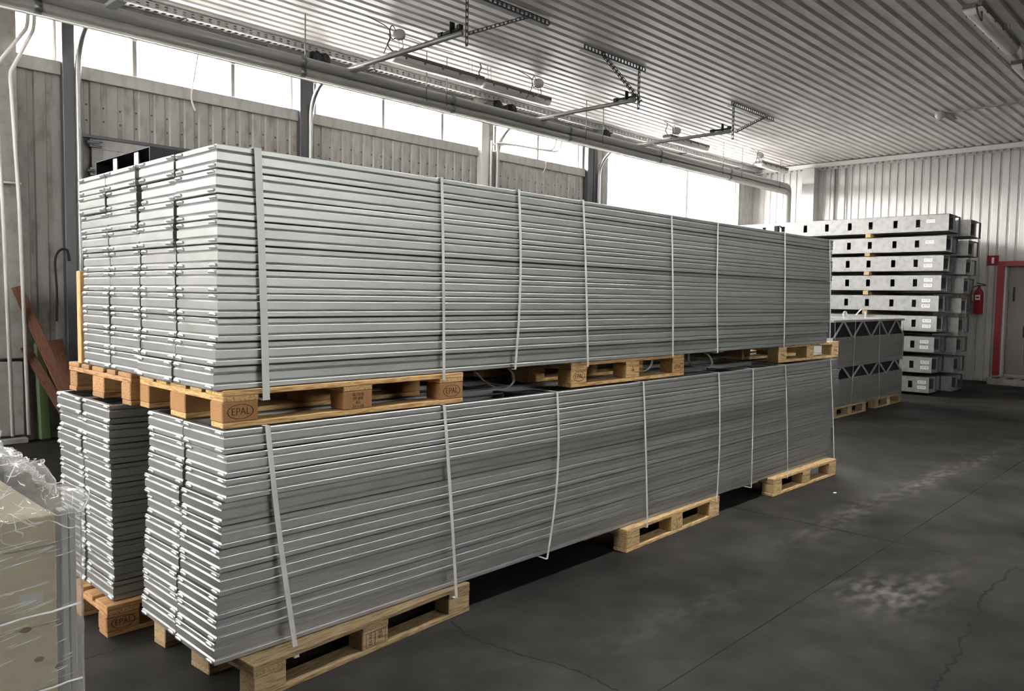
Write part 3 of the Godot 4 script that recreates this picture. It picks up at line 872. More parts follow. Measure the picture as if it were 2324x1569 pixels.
# ------------------------------------------------------------------ truss pack and channel beams by the end wall
func far_stacks():
	# truss pack: x 9.05 .. 11.83, front face z = -1.3; unseen depth stretched to shade the channel beams
	var x0 := 9.0
	var L := 2.82
	var group := "truss layers of the pack before the channel beams"
	var names := ["topmost truss layer with open zigzag web in the strapped pack", "upper plain sheet panel below the topmost zigzag truss of the strapped pack", "lower plain sheet panel above the lower zigzag truss of the strapped pack", "lower truss layer with open zigzag web in the strapped pack", "plain panel right below the lower zigzag truss of the pack", "lowest plain panel of the strapped pack on its pallets"]
	var ys := [[1.045, 1.315, true], [0.875, 1.043, false], [0.705, 0.873, false], [0.475, 0.703, true], [0.312, 0.473, false], [0.146, 0.310, false]]
	for k in 6:
		var lo: float = ys[k][0]
		var hi: float = ys[k][1]
		var o := thing("lattice_truss" if ys[k][2] else "steel_panel", names[k], "truss" if ys[k][2] else "steel panel", Vector3(x0 + rng.randf_range(-0.01, 0.01), lo, -1.3), 0.0, group)
		var h := hi - lo
		if ys[k][2]:
			var b := MB.new()
			b.span(Vector3(0, h - 0.03, -2.2), Vector3(L, h, 0), 0.003)
			part(o, "top_chord", b.done(), M.zinc_beam if k == 0 else M.galvanized_2)
			b = MB.new()
			b.span(Vector3(0, 0, -2.2), Vector3(L, 0.035, 0), 0.003)
			part(o, "bottom_chord", b.done(), M.galvanized_1)
			part(o, "shade_infill", cbox(Vector3(L - 0.02, h - 0.066, 2.1), 0), M.steel_black, Vector3(L / 2, h / 2 + 0.002, -1.10))  # black filler stands for the shade inside the open web
			var n := 4
			var pitch := L / 4.05
			for j in n:
				var xb := 0.03 + j * pitch
				for s in [[xb, xb + pitch * 0.48], [xb + pitch * 0.97, xb + pitch * 0.50]]:
					if j == 3: s = [s[0], s[1]]
					var d := MB.new()
					var a := Vector3(s[0], 0.02, -0.012)
					var e := Vector3(s[1], h - 0.015, -0.012)
					var dir := (e - a).normalized()
					d.box((a + e) / 2, Vector3((e - a).length(), 0.032, 0.014), Basis(dir, Vector3(0, 0, 1).cross(dir), Vector3(0, 0, 1)), 0.003)
					part(o, "web_bar", d.done(), M.zinc_beam)
			var rv := MB.new(true)
			for j in 16: rv.lathe([Vector2(0.008, 0), Vector2(0.007, 0.004), Vector2(0, 0.005)], 6, Transform3D(Basis(Vector3.RIGHT, PI / 2), Vector3(0.06 + j * L / 16.5, 0.018, 0)))
			part(o, "rivets", rv.done(), M.zinc_bright).set_meta("kind", "stuff")
		else:
			var b := MB.new()
			b.extrude([Vector2(-0.008, 0), Vector2(0, 0), Vector2(0, 0.03), Vector2(-0.005, 0.034), Vector2(0, 0.038), Vector2(0, h - 0.044), Vector2(-0.005, h - 0.04), Vector2(0, h - 0.036), Vector2(0, h), Vector2(-0.008, h)], Vector3.ZERO, Vector3(0, 0, 1), Vector3(0, 1, 0), Vector3(L, 0, 0))
			part(o, "side_sheet", b.done(), M["galvanized_%d" % (k % 4)])
			part(o, "body", cbox(Vector3(L - 0.002, h - 0.002, 2.19), 0.002), M.galvanized_1, Vector3(L / 2, h / 2, -1.104))
	for p in [[9.05, -0.3, "left, mostly behind the front bundles"], [10.62, 0.4, "right, its blocks showing by the bright floor"]]:
		pallet(Vector3(p[0], 0, -1.29), p[1], "weathered", "wood", "dark weathered pallet under the truss pack, %s" % p[2], ["", "", ""])
	var i := 0
	for s in [[9.02, 9.06, 0.0], [9.742, 9.695, 0.0], [10.685, 10.80, -0.03], [11.717, 11.78, 0.0]]:
		strap(s[0], s[1], 1.317, 0.14, -1.292, -3.51, "white packing strap round the truss pack, %s from its left end" % ["first", "second", "third", "fourth"][i], "straps on the truss pack", 0.018, s[2])
		i += 1
	for c in [[Vector3(9.0, 1.322, -1.45), Vector3(9.15, 1.345, -1.45), Vector3(9.35, 1.323, -1.42)], [Vector3(9.72, 1.32, -1.45), Vector3(9.70, 1.40, -1.45), Vector3(9.78, 1.43, -1.45), Vector3(9.84, 1.38, -1.45), Vector3(9.90, 1.322, -1.42), Vector3(10.05, 1.322, -1.4)], [Vector3(10.3, 1.37, -1.5), Vector3(10.5, 1.45, -1.5), Vector3(10.65, 1.43, -1.5), Vector3(10.62, 1.33, -1.48), Vector3(10.5, 1.322, -1.45)]]:
		var b := MB.new()
		b.ribbon(curve(c, 8), Vector3(0, 0, 0.012), 0.002)
		tag(part(self, "strap_tail", b.done(), M.strap), "white strap tail on top of the truss pack, %s" % ["flat at its left end", "small upright loop", "large hooked loop"][[9.0, 9.72, 10.3].find(snappedf(c[0].x, 0.01))], "strap")
	# unseen sheet bundle behind the beams, placed to shade the end wall
	var hid := thing("unseen_sheet_bundle", "unseen tall bundle of steel sheets behind the channel beams, placed to shade the end wall", "steel bundle", Vector3(14.9, 0, -1.75))
	for k in 6: part(hid, "sheet_pack", cbox(Vector3(1.4, 0.46, 3.4), 0.01), M.galvanized_0, Vector3(0.70, 0.27 + k * 0.48, -1.7))
	for k in 7: part(hid, "bearer", cbox(Vector3(1.3, 0.02 if k else 0.04, 0.09), 0.002), M.wood_pale_1, Vector3(0.70, k * 0.48 + 0.02, -0.6))
	# channel beams: nine layers, two deep, web holes
	var by := [2.775, 2.440, 2.115, 1.785, 1.440, 1.100, 0.745, 0.400, 0.062]
	var holes := [-1.53, -1.89, -2.30, -2.66, -3.07, -3.47, -3.90, -4.28, -4.7, -5.1]
	for k in 9:
		for deep in 2:
			var back := deep == 1
			var h: float = 0.268 if k > 0 else 0.285
			var zr: float = (-1.06 - k * 0.022) + (0.10 if back else 0.0)
			var o := thing("channel_beam", "perforated steel channel beam, %s of the %s column by the end wall" % [ordinal(k if k < 8 else 9), "rear" if back else "front"], "steel beam", Vector3(13.0 + deep * 0.92 + rng.randf_range(-0.02, 0.02), by[k] - 0.02 + (0.0 if not back else -0.03), zr), 0.0, "channel beams, %s column" % ("rear" if back else "front"))
			# web with punched holes (local z runs from 0 away to the left)
			var b := MB.new()
			var z := 0.0
			var zend := -4.55
			for q in holes:
				var c: float = q - zr
				if c < zend: break
				b.span(Vector3(0, 0, c + 0.034), Vector3(0.006, h, z))
				b.span(Vector3(0, 0, c - 0.034), Vector3(0.006, h * 0.27, c + 0.034))
				b.span(Vector3(0, h * 0.73, c - 0.034), Vector3(0.006, h, c + 0.034))
				z = c - 0.034
			b.span(Vector3(0, 0, zend), Vector3(0.006, h, z))
			part(o, "web", b.done(), M.zinc_beam)
			b = MB.new()
			b.span(Vector3(0, h - 0.006, zend), Vector3(0.442, h, 0)); b.span(Vector3(0, 0, zend), Vector3(0.442, 0.006, 0))
			part(o, "flange", b.done(), M.zinc_beam)
			b = MB.new()
			b.span(Vector3(0.334, 0, zend), Vector3(0.34, h * 0.17, 0)); b.span(Vector3(0.334, h * 0.83, zend), Vector3(0.34, h, 0))
			b.span(Vector3(0.33, 0.006, -0.02), Vector3(0.345, h - 0.006, 0.0))
			part(o, "lip", b.done(), M.zinc_beam)
			# the mated channel behind it
			b = MB.new()
			b.span(Vector3(0.44, 0, zend), Vector3(0.446, h, -0.02)); b.span(Vector3(0.446, h - 0.006, zend), Vector3(0.76, h, -0.02)); b.span(Vector3(0.446, 0, zend), Vector3(0.76, 0.006, -0.02)); b.span(Vector3(0.754, 0.006, -0.05), Vector3(0.762, h - 0.006, -0.02))
			part(o, "mated_channel", b.done(), M.zinc_dark)
			if not back:
				for s in ([[0.64, "K179"]] if k < 2 else [[0.72, "K179"], [0.38, "K179"]]):
					var lb := part(o, "sticker", cbox(Vector3(0.002, 0.055, 0.13), 0), M.white_paper, Vector3(-0.002, h * s[0] - 0.01, -1.335 - zr + 0.015 * sin(k * 3.0)))
					part(lb, "lettering", lettering(s[1], 0.032), M.black_paint, Vector3(-0.0012, 0, 0), Vector3(0, -PI / 2, 0))
		# timber spacers under each layer
		for q in [-2.32, -4.4]:
			var y: float = (by[k] - 0.02) if k < 8 else 0.042
			var gap: float = (by[k] - 0.02) - (by[k + 1] - 0.02 + 0.268) if k < 8 else 0.042
			var sp := part(self, "timber_spacer", cbox(Vector3(1.75, gap - 0.002, 0.09), 0.003), M["wood_pale_%d" % (k % 3)], Vector3(13.83, y - gap / 2, q))
			tag(sp, "pale timber spacer under the %s channel beam layer, %s" % [ordinal(k if k < 8 else 9), "towards its free end" if q > -3 else "towards the window wall"], "timber", "timber spacers between the channel beams")

# ------------------------------------------------------------------ pipes, trays, lamps and door gear overhead
func overhead():
	# cable tray along the window wall
	var b := MB.new()
	b.slotted(Vector3(-8.9, 4.63, ZW + 0.24), Vector3(25.5, 0, 0), Vector3(0, 0.075, 0), Vector3(0, 0, 0.002), 0.10, 0.035, 0.015, 2)
	b.slotted(Vector3(-8.9, 4.63, ZW + 0.24), Vector3(25.5, 0, 0), Vector3(0, 0, -0.14), Vector3(0, 0.002, 0), 0.085, 0.045, 0.04, 1)
	var ct := part(self, "cable_tray", b.done(), M.zinc_beam)
	tag(ct, "long perforated cable tray under the ceiling above the high windows", "cable tray")
	for x in [-6, -3, 0.2, 2.6, 5.2, 7.9, 10.6, 13.2, 15.6]: part(ct, "tray_bracket", cbox(Vector3(0.03, 0.02, 0.24), 0.002), M.zinc_dark, Vector3(x, 4.618, ZW + 0.12))
	# the pair of heating pipes
	var ends := {0: [4.215, -5.38, 0.062, 16.42], 1: [4.097, -5.39, 0.058, 16.36]}
	for k in 2:
		var e: Array = ends[k]
		var h := thing("heating_pipe", ["upper grey heating pipe running before the high windows", "lower grey heating pipe running before the high windows"][k], "pipe")
		b = MB.new(true)
		var p := [Vector3(-8.9, e[0], e[1]), Vector3(5, e[0], e[1]), Vector3(e[3] - 0.15, e[0], e[1])]
		for j in range(1, 6): p.append(Vector3(e[3] - 0.15 + 0.15 * sin(j * PI / 10), e[0] - 0.15 + 0.15 * cos(j * PI / 10), e[1]))
		p.append(Vector3(e[3], 0.05, e[1]))
		b.tube(p, e[2], 16)
		part(h, "pipe_run", b.done(), M.pipe)
		b = MB.new(true)
		b.tube([Vector3(-0.03, 0, 0), Vector3(0.03, 0, 0)], e[2] + 0.006, 16)
		var clamp: Mesh = b.done()
		for x in [-6.5, -3, 0.9, 3.6, 5.9, 8.4, 11.0, 13.6]: part(h, "pipe_clamp", clamp, M.zinc_dark, Vector3(x, e[0], e[1]))
	b = MB.new(true)
	b.tube([Vector3(0, YC - 4.10, 0), Vector3(0, 0, 0)], 0.006, 6)
	var rod: Mesh = b.done()
	var rods := {3.6: "left of the first junction box", 5.4: "under the first lamp's left half", 5.75: "under the first lamp's middle", 8.75: "just right of the second lamp", 9.2: "left of the black drum beyond the second lamp", 13.2: "right of the third lamp", 14.0: "before the lamp nearest the end wall", 15.8: "by the end wall corner"}
	for x in rods: tag(part(self, "hanger_rod", rod, M.zinc_dark, Vector3(x, 4.10, -5.31)), "thin rod from ceiling to heating pipes, " + rods[x], "hanger rod", "hanger rods of the heating pipes")
	b = MB.new(true)
	b.tube([Vector3(-8.9, 4.02, -5.36), Vector3(16.3, 4.02, -5.36)], 0.011, 8)
	tag(part(self, "conduit", b.done(), M.conduit), "thin bright conduit under the heating pipes", "conduit")
	# torsion shaft with cable drums above the doors
	for s in [[1.6, 3.95, 4.50], [4.45, 7.2, 4.50], [7.9, 10.0, 4.50]]:
		var t := thing("torsion_shaft", "dark door spring shaft above the %s" % ("sectional door" if s[0] < 2 else ("bay left of the white pillar" if s[0] < 5 else "bay right of the white pillar")), "door shaft")
		b = MB.new(true)
		b.tube([Vector3(s[0] - 0.15, s[2], -6.10), Vector3(s[1] + 0.25, s[2], -6.10)], 0.016, 10)
		b.tube([Vector3(s[0] + 0.5, s[2], -6.10), Vector3(s[1] - 0.4, s[2], -6.10)], 0.045, 12)
		part(t, "spring", b.done(), M.frame_dark)
		for x in [s[0] - 0.08, s[1] + 0.30]:
			b = MB.new(true)
			b.lathe([Vector2(0, 0), Vector2(0.125, 0), Vector2(0.13, 0.012), Vector2(0.105, 0.02), Vector2(0.10, 0.06), Vector2(0.115, 0.075), Vector2(0, 0.075)], 24, Transform3D(Basis(Vector3.BACK, PI / 2), Vector3(x, s[2], -6.10)))
			part(t, "cable_drum", b.done(), M.steel_black)
			b = MB.new()
			b.box(Vector3(x - 0.14, s[2] - 0.02, -6.20), Vector3(0.012, 0.20, 0.32), Basis(), 0.003)
			part(t, "bearing_plate", b.done(), M.frame_dark)
	# door tracks: upright, bend, horizontal rail, hanger frame
	var tracks := [[1.51, -3.2, 0], [4.27, -3.40, 1], [7.70, -3.62, 2], [10.36, -3.62, 3]]
	for t in tracks:
		var x: float = t[0]
		var ze: float = t[1]
		var o := thing("door_track", ["near the pilaster", "above the first bracket from the left", "on the middle ceiling bracket", "on the far ceiling bracket"][t[2]].insert(0, "galvanized overhead door track with bent rail, "), "door track")
		b = MB.new(true)
		var p := [Vector3(x, 0.0, -6.27), Vector3(x, 2.0, -6.27), Vector3(x, 3.80, -6.27)]
		for j in range(1, 9): p.append(Vector3(x, 3.80 + 0.48 * sin(j * PI / 16), -5.79 - 0.48 * cos(j * PI / 16)))
		p.append(Vector3(x, 4.28, ze))
		b.tube(p, 0.030, 10)
		part(o, "rail", b.done(), M.zinc_rail)
		b = MB.new()
		b.box(Vector3(x, 4.245, -5.30), Vector3(0.10, 0.012, 0.5), Basis(), 0.003)
		for z in [-5.5, -5.36, -5.2, -5.1]: b.box(Vector3(x + 0.035, 4.28, z), Vector3(0.014, 0.075, 0.025), Basis(), 0.003)
		part(o, "splice_plate", b.done(), M.zinc_bright)
		if t[2] == 0: continue
		b = MB.new()
		b.slotted(Vector3(x + 0.03, 4.16, ze + 0.02), Vector3(0, YC - 4.16, 0), Vector3(0.04, 0, 0), Vector3(0, 0, 0.003), 0.07, 0.045, 0.009, 1)
		b.slotted(Vector3(x + 0.07, 4.16, ze + 0.02), Vector3(0, YC - 4.16, 0), Vector3(0, 0, -0.04), Vector3(0.003, 0, 0), 0.07, 0.045, 0.009, 1)
		part(o, "hanger_post", b.done(), M.zinc_dark)
		var far: float = [0, 1.05, -0.85, 1.15][t[2]]
		b = MB.new()
		var a := Vector3(x + 0.05, 4.26, ze + 0.05)
		var e := Vector3(x + far, YC - 0.03, ze + 0.05)
		var dir := (e - a)
		b.slotted(a, dir, Vector3(0, 0, 0.035), dir.normalized().cross(Vector3(0, 0, 1)) * 0.003, 0.07, 0.045, 0.008, 1)
		b.slotted(a, dir, Vector3(0, 0, 1).cross(dir).normalized() * 0.035, Vector3(0, 0, 0.003), 0.07, 0.045, 0.008, 1)
		part(o, "diagonal_brace", b.done(), M.zinc_dark)
		b = MB.new()
		var c0: float = minf(x, x + far) - 0.12 - (0.25 if t[2] == 2 else 0.0)
		var c1: float = maxf(x, x + far) + 0.12 + (0.0 if t[2] == 2 else 0.12)
		b.slotted(Vector3(c0, YC - 0.075, ze + 0.06), Vector3(c1 - c0, 0, 0), Vector3(0, 0.07, 0), Vector3(0, 0, 0.003), 0.07, 0.04, 0.016, 1)
		b.span(Vector3(c0, YC - 0.078, ze - 0.02), Vector3(c1, YC - 0.075, ze + 0.06))
		part(o, "ceiling_angle", b.done(), M.zinc_dark)
		b = MB.new()
		b.box(Vector3(x - 0.01, 4.36, ze - 0.14), Vector3(0.07, 0.12, 0.012), Basis(), 0.003)
		b.box(Vector3(x - 0.01, 4.34, ze - 0.02), Vector3(0.06, 0.05, 0.05), Basis(), 0.006)
		b.tube([Vector3(x, 4.33, ze - 0.02), Vector3(x, 4.33, ze - 0.34)], 0.017, 8)
		b.tube([Vector3(x, 4.33, ze - 0.30), Vector3(x, 4.33, ze - 0.36)], 0.028, 8)
		part(o, "buffer", b.done(), M.steel_black)
	# lamps
	var lamps := [[4.72, 6.22, 4.50, -5.16, "first fluorescent lamp from the left over the heating pipes"], [6.30, 7.66, 4.50, -5.20, "second fluorescent lamp over the heating pipes, end to end with the first"], [11.1, 12.48, 4.52, -5.30, "third fluorescent lamp over the pipes, crossed by the far door rail"], [14.7, 15.95, 4.52, -5.28, "fluorescent lamp over the pipes nearest the end wall"], [7.62, 9.30, 4.52, 0.49, "fluorescent lamp under the ceiling at the top right"], [10.05, 11.6, 4.52, 0.42, "fluorescent lamp at the right edge behind the top right one"]]
	for l in lamps:
		var L: float = l[1] - l[0]
		var o := thing("ceiling_lamp", l[4], "lamp", Vector3(l[0], l[2], l[3]), 0.0, "fluorescent lamps")
		b = MB.new(true)
		var sec := []
		for k in 11: sec.append(Vector2(0.085 * cos(PI + PI * k / 10), 0.085 * sin(PI + PI * k / 10) * 0.9))
		b.extrude(sec, Vector3.ZERO, Vector3(0, 0, 1), Vector3(0, 1, 0), Vector3(L, 0, 0))
		part(o, "diffuser", b.done(), M.lamp_plastic)
		b = MB.new()
		b.span(Vector3(-0.01, 0, -0.092), Vector3(L + 0.01, 0.045, 0.092), 0.008)
		part(o, "housing", b.done(), M.lamp_body)
		for k in 5:
			for s in [-1, 1]: part(o, "clip", cbox(Vector3(0.03, 0.06, 0.008), 0.002), M.lamp_body, Vector3(L * (k + 0.5) / 5, 0.0, s * 0.094))
		for x in [0.1, 0.16, L - 0.22, L - 0.16]:
			b = MB.new(true)
			b.tube([Vector3(x, 0.04, 0.02), Vector3(x, YC - l[2] + 0.02, 0.0)], 0.004, 5)
			part(o, "hanger_wire", b.done(), M.cable_light)
		b = MB.new(true)
		b.tube(curve([Vector3(0.02, 0.03, 0.03), Vector3(-0.10, -0.02, 0.06), Vector3(-0.15, -0.12, 0.09), Vector3(-0.05, -0.16, 0.10), Vector3(0.02, -0.05, 0.08)] if l[3] > 0 else [Vector3(0.05, 0.03, 0.0), Vector3(-0.08, 0.10, 0.02), Vector3(-0.06, 0.18, 0.04), Vector3(-0.10, 0.22, 0.06)], 8), 0.009, 6)
		part(o, "supply_cable", b.done(), M.cable)
	# junction boxes with cable loops
	for j in [[4.58, -4.84, "left"], [7.24, -5.0, "second"], [11.27, -5.2, "third"], [14.5, -5.17, "far"]]:
		var o := thing("junction_box", "round ceiling junction box with looped wires, %s" % {"left": "left of all lamps", "second": "near the second lamp's end", "third": "above the third lamp", "far": "above the lamp nearest the end wall"}[j[2]], "junction box", Vector3(j[0], YC - 0.02, j[1]))
		b = MB.new(true)
		b.lathe([Vector2(0, -0.02), Vector2(0.06, -0.02), Vector2(0.075, -0.01), Vector2(0.075, 0.03), Vector2(0.06, 0.04), Vector2(0, 0.04)], 14, Transform3D(Basis(Vector3(1, 0, 1).normalized(), 1.1), Vector3(0, -0.08, 0)))
		part(o, "box", b.done(), M.cable_light)
		b = MB.new(true)
		b.tube(curve([Vector3(-0.05, -0.04, 0), Vector3(-0.12, 0.0, 0.02), Vector3(-0.16, -0.08, 0.02), Vector3(-0.10, -0.15, 0.0), Vector3(-0.03, -0.10, 0)], 6), 0.006, 6)
		b.tube(curve([Vector3(-0.5, 0.0, 0.05), Vector3(-0.22, -0.03, 0.02), Vector3(-0.13, -0.09, 0), Vector3(-0.17, -0.22, 0), Vector3(-0.15, -0.30, -0.1)], 6), 0.006, 6)
		part(o, "cable_loop", b.done(), M.cable)
		b = MB.new(true)
		b.tube(curve([Vector3(0.03, -0.1, 0), Vector3(0.06, -0.2, 0.0), Vector3(0.04, -0.24, -0.05), Vector3(0.12, -0.18, -0.1)], 6), 0.005, 6)
		b.tube([Vector3(0.05, -0.07, 0), Vector3(0.5, -0.05, -0.1), Vector3(1.0, -0.02, -0.15)], 0.005, 5)
		part(o, "cable_tail", b.done(), M.cable_light)
	# globe lamp on the ceiling and its conduits
	var g := thing("globe_lamp", "small white globe lamp under the ceiling before the end wall", "lamp", Vector3(13.1, YC - 0.06, -1.30))
	b = MB.new(true)
	var pr := []
	for k in 11: pr.append(Vector2(0.075 * cos(-PI / 2 + PI * k / 10), 0.075 * sin(-PI / 2 + PI * k / 10)))
	b.lathe(pr, 18)
	part(g, "globe", b.done(), M.lamp_plastic)
	b = MB.new(true)
	b.tube([Vector3(0.0, 0.03, 0.04), Vector3(0.05, 0.035, 0.4), Vector3(0.05, 0.04, 3.2)], 0.013, 6)
	b.tube([Vector3(0.05, 0.02, 0.0), Vector3(1.2, 0.03, 0.0), Vector3(3.4, 0.03, 0.05)], 0.008, 6)
	part(g, "conduit", b.done(), M.cable_light)
	part(g, "cover_plate", cbox(Vector3(0.5, 0.012, 0.13), 0.003), M.cable_light, Vector3(0.42, 0.04, 0.02))

# ------------------------------------------------------------------ odds and ends
func small_things():
	# pipes on the pilaster
	for k in 2:
		var b := MB.new(true)
		var x: float = [0.72, 0.86][k]
		b.tube([Vector3(x + 0.09, 0.10, -6.12), Vector3(x + 0.05, 2.4, -6.12), Vector3(x, 3.60, -6.12), Vector3(x + 0.005, 3.66, -6.12), Vector3(x + [0.25, 0.17][k], 4.06, -6.0), Vector3(x + [0.26, 0.175][k], 4.12, -5.98), Vector3(x + [0.27, 0.18][k], 4.5, -5.9)], 0.018, 10)
		var o := part(self, "riser_pipe", b.done(), M.conduit)
		tag(o, ["left of the two pale riser pipes on the grey pilaster", "right of the two pale riser pipes on the pilaster edge"][k], "pipe")
	tag(part(self, "pipe_bracket", cbox(Vector3(0.30, 0.02, 0.03), 0.003), M.conduit, Vector3(0.80, 2.60, -6.20)), "pale bracket joining the two riser pipes on the pilaster", "bracket")
	# riser pipes by the white pillar
	for k in 2:
		var b := MB.new(true)
		var x: float = 7.50 + k * 0.14
		b.tube(curve([Vector3(x, 0.1, -6.22), Vector3(x, 2.0, -6.22), Vector3(x, 3.85, -6.22), Vector3(x + 0.04, 3.96, -6.20), Vector3(x + 0.2, 3.99, -6.1), Vector3(x + 0.75, 3.93, -5.75), Vector3(x + 0.86, 3.96, -5.66), Vector3(x + 0.88, 4.12, -5.62)], 6), 0.016, 8)
		tag(part(self, "riser_pipe", b.done(), M.conduit), ["left of the pair of pale bent pipes by the white pillar", "right of the pair of pale bent pipes by the white pillar"][k], "pipe")
	# loose cords
	var b := MB.new(true)
	b.tube(curve([Vector3(1.40, 1.86, -6.28), Vector3(1.37, 1.97, -6.26), Vector3(1.30, 1.96, -6.26), Vector3(1.26, 1.85, -6.27), Vector3(1.27, 1.6, -6.27), Vector3(1.27, 1.4, -6.27), Vector3(1.265, 1.23, -6.27)], 8), 0.012, 8)
	tag(part(self, "black_cable", b.done(), M.rubber), "black cord looped over by the dark door post", "cable")
	b = MB.new(true)
	b.tube(curve([Vector3(2.80, 4.30, -6.3), Vector3(2.76, 4.0, -6.33), Vector3(2.73, 3.80, -6.33), Vector3(2.78, 3.66, -6.34)], 6), 0.010, 6)
	tag(part(self, "hanging_cable", b.done(), M.conduit), "pale cord hanging over the sill above the sectional door", "cable")
	b = MB.new(true)
	b.tube(curve([Vector3(8.93, 4.3, -6.3), Vector3(8.93, 3.85, -6.32), Vector3(8.90, 3.74, -6.33), Vector3(8.87, 3.70, -6.33)], 6), 0.009, 6)
	tag(part(self, "hanging_cable", b.done(), M.conduit), "pale cord hanging over the sill right of the white pillar", "cable")
	# boards leaning on the wall behind the stack
	var planks := [[Vector3(0.90, 1.58, -6.24), Vector3(1.38, 0.0, -5.75), 0.10, "red", "long reddish plank leaning against the dirty cladding"], [Vector3(0.95, 0.98, -6.20), Vector3(1.36, 0.0, -5.85), 0.09, "red", "short reddish plank leaning below the long one"], [Vector3(1.22, 1.04, -6.20), Vector3(1.36, 0.0, -6.0), 0.15, "red", "wide brown board standing by the dark door post"]]
	for p in planks:
		var d: Vector3 = p[1] - p[0]
		var x := d.normalized()
		var y := Vector3(0, 0, 1).cross(x).normalized()
		var o := part(self, "wood_plank", cbox(Vector3(d.length(), p[2], 0.024)), M["wood_%s_%d" % [p[3], planks.find(p)]], (p[0] + p[1]) / 2)
		o.basis = Basis(x, y, x.cross(y))
		tag(o, p[4], "plank")
	tag(part(self, "green_sack", cbox(Vector3(0.12, 1.02, 0.07), 0.02), M.green, Vector3(1.13, 0.51, -6.30), Vector3(0.0, 0, 0.03)), "green bag standing between the planks and the dark door post", "bag")
	tag(part(self, "foam_block", cbox(Vector3(0.09, 0.60, 0.08), 0.008), M.white_paper, Vector3(1.45, 0.30, -5.90), Vector3(0, 0, 0.06)), "white block standing before the dark door post", "block")
	# timber strip beside the back upper bundle
	tag(part(self, "timber_strip", cbox(Vector3(0.46, 0.035, 0.05)), M.wood_warm_0, Vector3(0.0, 1.195 + 0.23, -1.50), Vector3(0, 0, PI / 2)), "upright pale timber strip beside the back upper bundle", "timber")
	tag(part(self, "paper_scrap", cbox(Vector3(0.03, 0.006, 0.02), 0.001), M.white_paper, Vector3(5.05, 0.004, 0.316)), "tiny white scrap on the floor before the far pallet", "scrap")
	wrapped()

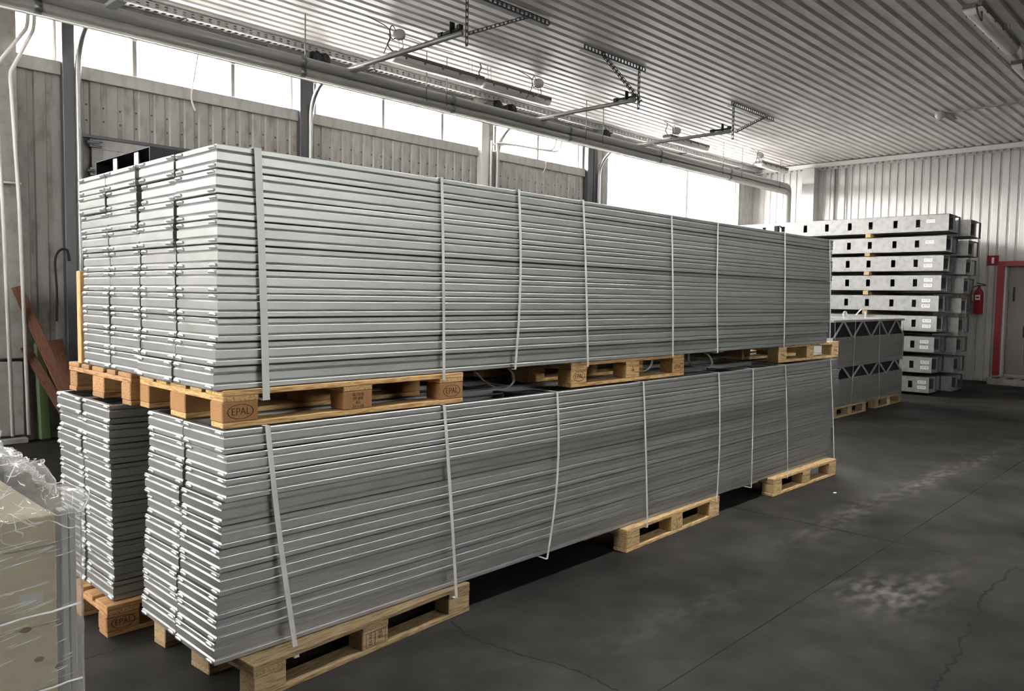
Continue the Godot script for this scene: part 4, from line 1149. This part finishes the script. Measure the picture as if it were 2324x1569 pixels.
func wrapped():
	# film-wrapped load at the left edge: plywood boards, zinc profiles, stretch film
	var x1 := -0.634
	var zf := 0.45
	var o := thing("wrapped_load", "film wrapped plywood load with zinc corner profiles at the left edge", "wrapped load", Vector3(x1, 0, zf))
	part(o, "pallet_base", cbox(Vector3(0.9, 0.144, 0.8), 0.004), M.wood_weathered_0, Vector3(-0.46, 0.072, -0.42))
	var y := 0.145
	for h in [0.25, 0.26, 0.215, 0.085]:
		part(o, "plywood_board", cbox(Vector3(0.80, h - 0.003, 0.76), 0.003), M.plywood, Vector3(-0.455, y + h / 2, -0.40))
		y += h
	for q in [[-0.026, 0.0], [-0.004, -0.01]]:
		var b := MB.new()
		b.span(Vector3(q[0] - 0.018, 0.15, -0.06 + q[1]), Vector3(q[0], 0.962, -0.012 + q[1]), 0.003)
		part(o, "corner_profile", b.done(), M.galvanized_3)
	part(o, "dark_bundle", cbox(Vector3(0.70, 0.15, 0.60), 0.03), M.plaster, Vector3(-0.50, 1.03, -0.45))
	for q in [[-0.13, 0.655], [-0.10, 0.565], [-0.05, 0.53]]:
		var b := MB.new(true)
		b.lathe([Vector2(0.011, 0), Vector2(0.008, 0.0012), Vector2(0, 0.0014)], 10, Transform3D(Basis(Vector3.RIGHT, PI / 2).scaled_local(Vector3(1.3, 1, 0.8)), Vector3(q[0], q[1], -0.0205)))
		part(o, "knot", b.done(), M.wood_red_0)
	part(o, "white_label", cbox(Vector3(0.055, 0.032, 0.001), 0), M.cable_light, Vector3(-0.115, 0.735, -0.019))
	# stretch film as a crumpled skin: side wall, shoulder and mound
	var n := noise(6.0, FastNoiseLite.TYPE_SIMPLEX_SMOOTH, 4, 77)
	var n2 := noise(2.2, FastNoiseLite.TYPE_SIMPLEX_SMOOTH, 3, 78)
	var b := MB.new(true)
	var cols := 90
	var rows := 120
	var grid := []
	for j in rows + 1:
		var v := float(j) / rows
		var row := []
		for i in cols + 1:
			var u := float(i) / cols
			var p: Vector3
			var k := clampf((v - 0.62) / 0.38, 0, 1)
			# outline goes left along the front, round the corner, back along the side
			if u < 0.6: p = Vector3(lerpf(-0.85, 0.004, u / 0.6), 0, 0.0)
			else: p = Vector3(0.004, 0, lerpf(0.0, -0.78, (u - 0.6) / 0.4))
			p.y = lerpf(0.16, 0.955, minf(v / 0.62, 1.0))
			if k > 0:
				var inx: float = lerpf(p.x, -0.42, pow(k, 0.8) * 0.72)
				var inz: float = lerpf(p.z, -0.40, pow(k, 0.8) * 0.55)
				p = Vector3(inx, 0.955 + 0.21 * sin(minf(k * 1.25, 1.0) * PI / 2), inz)
			var fold := 0.005 * absf(n.get_noise_2d(u * 0.5 - v * 0.35, v * 2.6)) if k == 0 else 0.055 * absf(n2.get_noise_2d(u * 3.0 + 9, v * 4.0)) + 0.02 * absf(n.get_noise_2d(u * 1.5, v * 1.5))
			var out := Vector3(0, 0, 1) if u < 0.58 else (Vector3(1, 0, 1).normalized() if u < 0.62 else Vector3(1, 0, 0))
			row.append(p + out * (0.001 + fold) + Vector3(0, fold * 0.8 if k > 0 else 0.0, 0))
		grid.append(row)
	for j in rows:
		for i in cols: b.quad(grid[j][i], grid[j][i + 1], grid[j + 1][i + 1], grid[j + 1][i])
	for i in cols: b.tri(grid[rows][i], grid[rows][i + 1], Vector3(-0.42, 1.17, -0.40))
	part(o, "stretch_film", b.done(), M.film)
	# rolled film edges; white streaks stand for glints on the stretched film
	b = MB.new(true)
	for r in [[0.445, 0.006], [0.655, 0.006]]:
		var p := []
		for k in 24:
			var t := k / 23.0
			p.append(Vector3(lerpf(-0.84, -0.004, t), r[0] + 0.05 * t + 0.008 * n.get_noise_2d(k * 0.3, r[0] * 40), 0.012 + 0.004 * n.get_noise_2d(k * 0.5, r[0] * 9)))
		b.tube(p, r[1] * 0.5, 6)
	for k in 240:
		var x := rng.randf_range(-0.42, -0.01)
		var y1 := rng.randf_range(0.2, 0.95)
		var len := rng.randf_range(0.02, 0.12) * (1.0 if x < -0.06 else 0.4)
		var w := rng.randf_range(0.0006, 0.0016)
		var sl := rng.randf_range(0.02, 0.22)
		b.tube([Vector3(x - len, y1 - len * sl, 0.006), Vector3(x - len * 0.4, y1 - len * sl * 0.3, 0.009), Vector3(minf(x, 0.008), y1, 0.006)], [w * 0.3, w, w * 0.3], 5)
	part(o, "film_streaks", b.done(), M.film_fold).set_meta("kind", "stuff")
	# crumples of loose film over the mound, whitened to carry their glints
	b = MB.new(true)
	for k in 260:
		var j := int(rows * rng.randf_range(0.60, 0.97))
		var i := int(cols * rng.randf_range(0.25, 0.80))
		var p := []
		var di := rng.randf_range(-1.5, 1.5)
		var dj := rng.randf_range(-1.2, 1.2)
		for q in 5: p.append(grid[clampi(int(j + q * dj), 0, rows)][clampi(int(i + q * di), 0, cols)] + Vector3(0, 0.002 + 0.006 * rng.randf(), 0.004 * rng.randf()))
		var w := rng.randf_range(0.0005, 0.0018)
		b.tube(curve(p, 3), [w * 0.2, w * 0.4, w * 0.7, w, w, w, w, w, w, w, w * 0.7, w * 0.4, w * 0.2], 5)
	part(o, "film_crumples", b.done(), M.film_fold).set_meta("kind", "stuff")
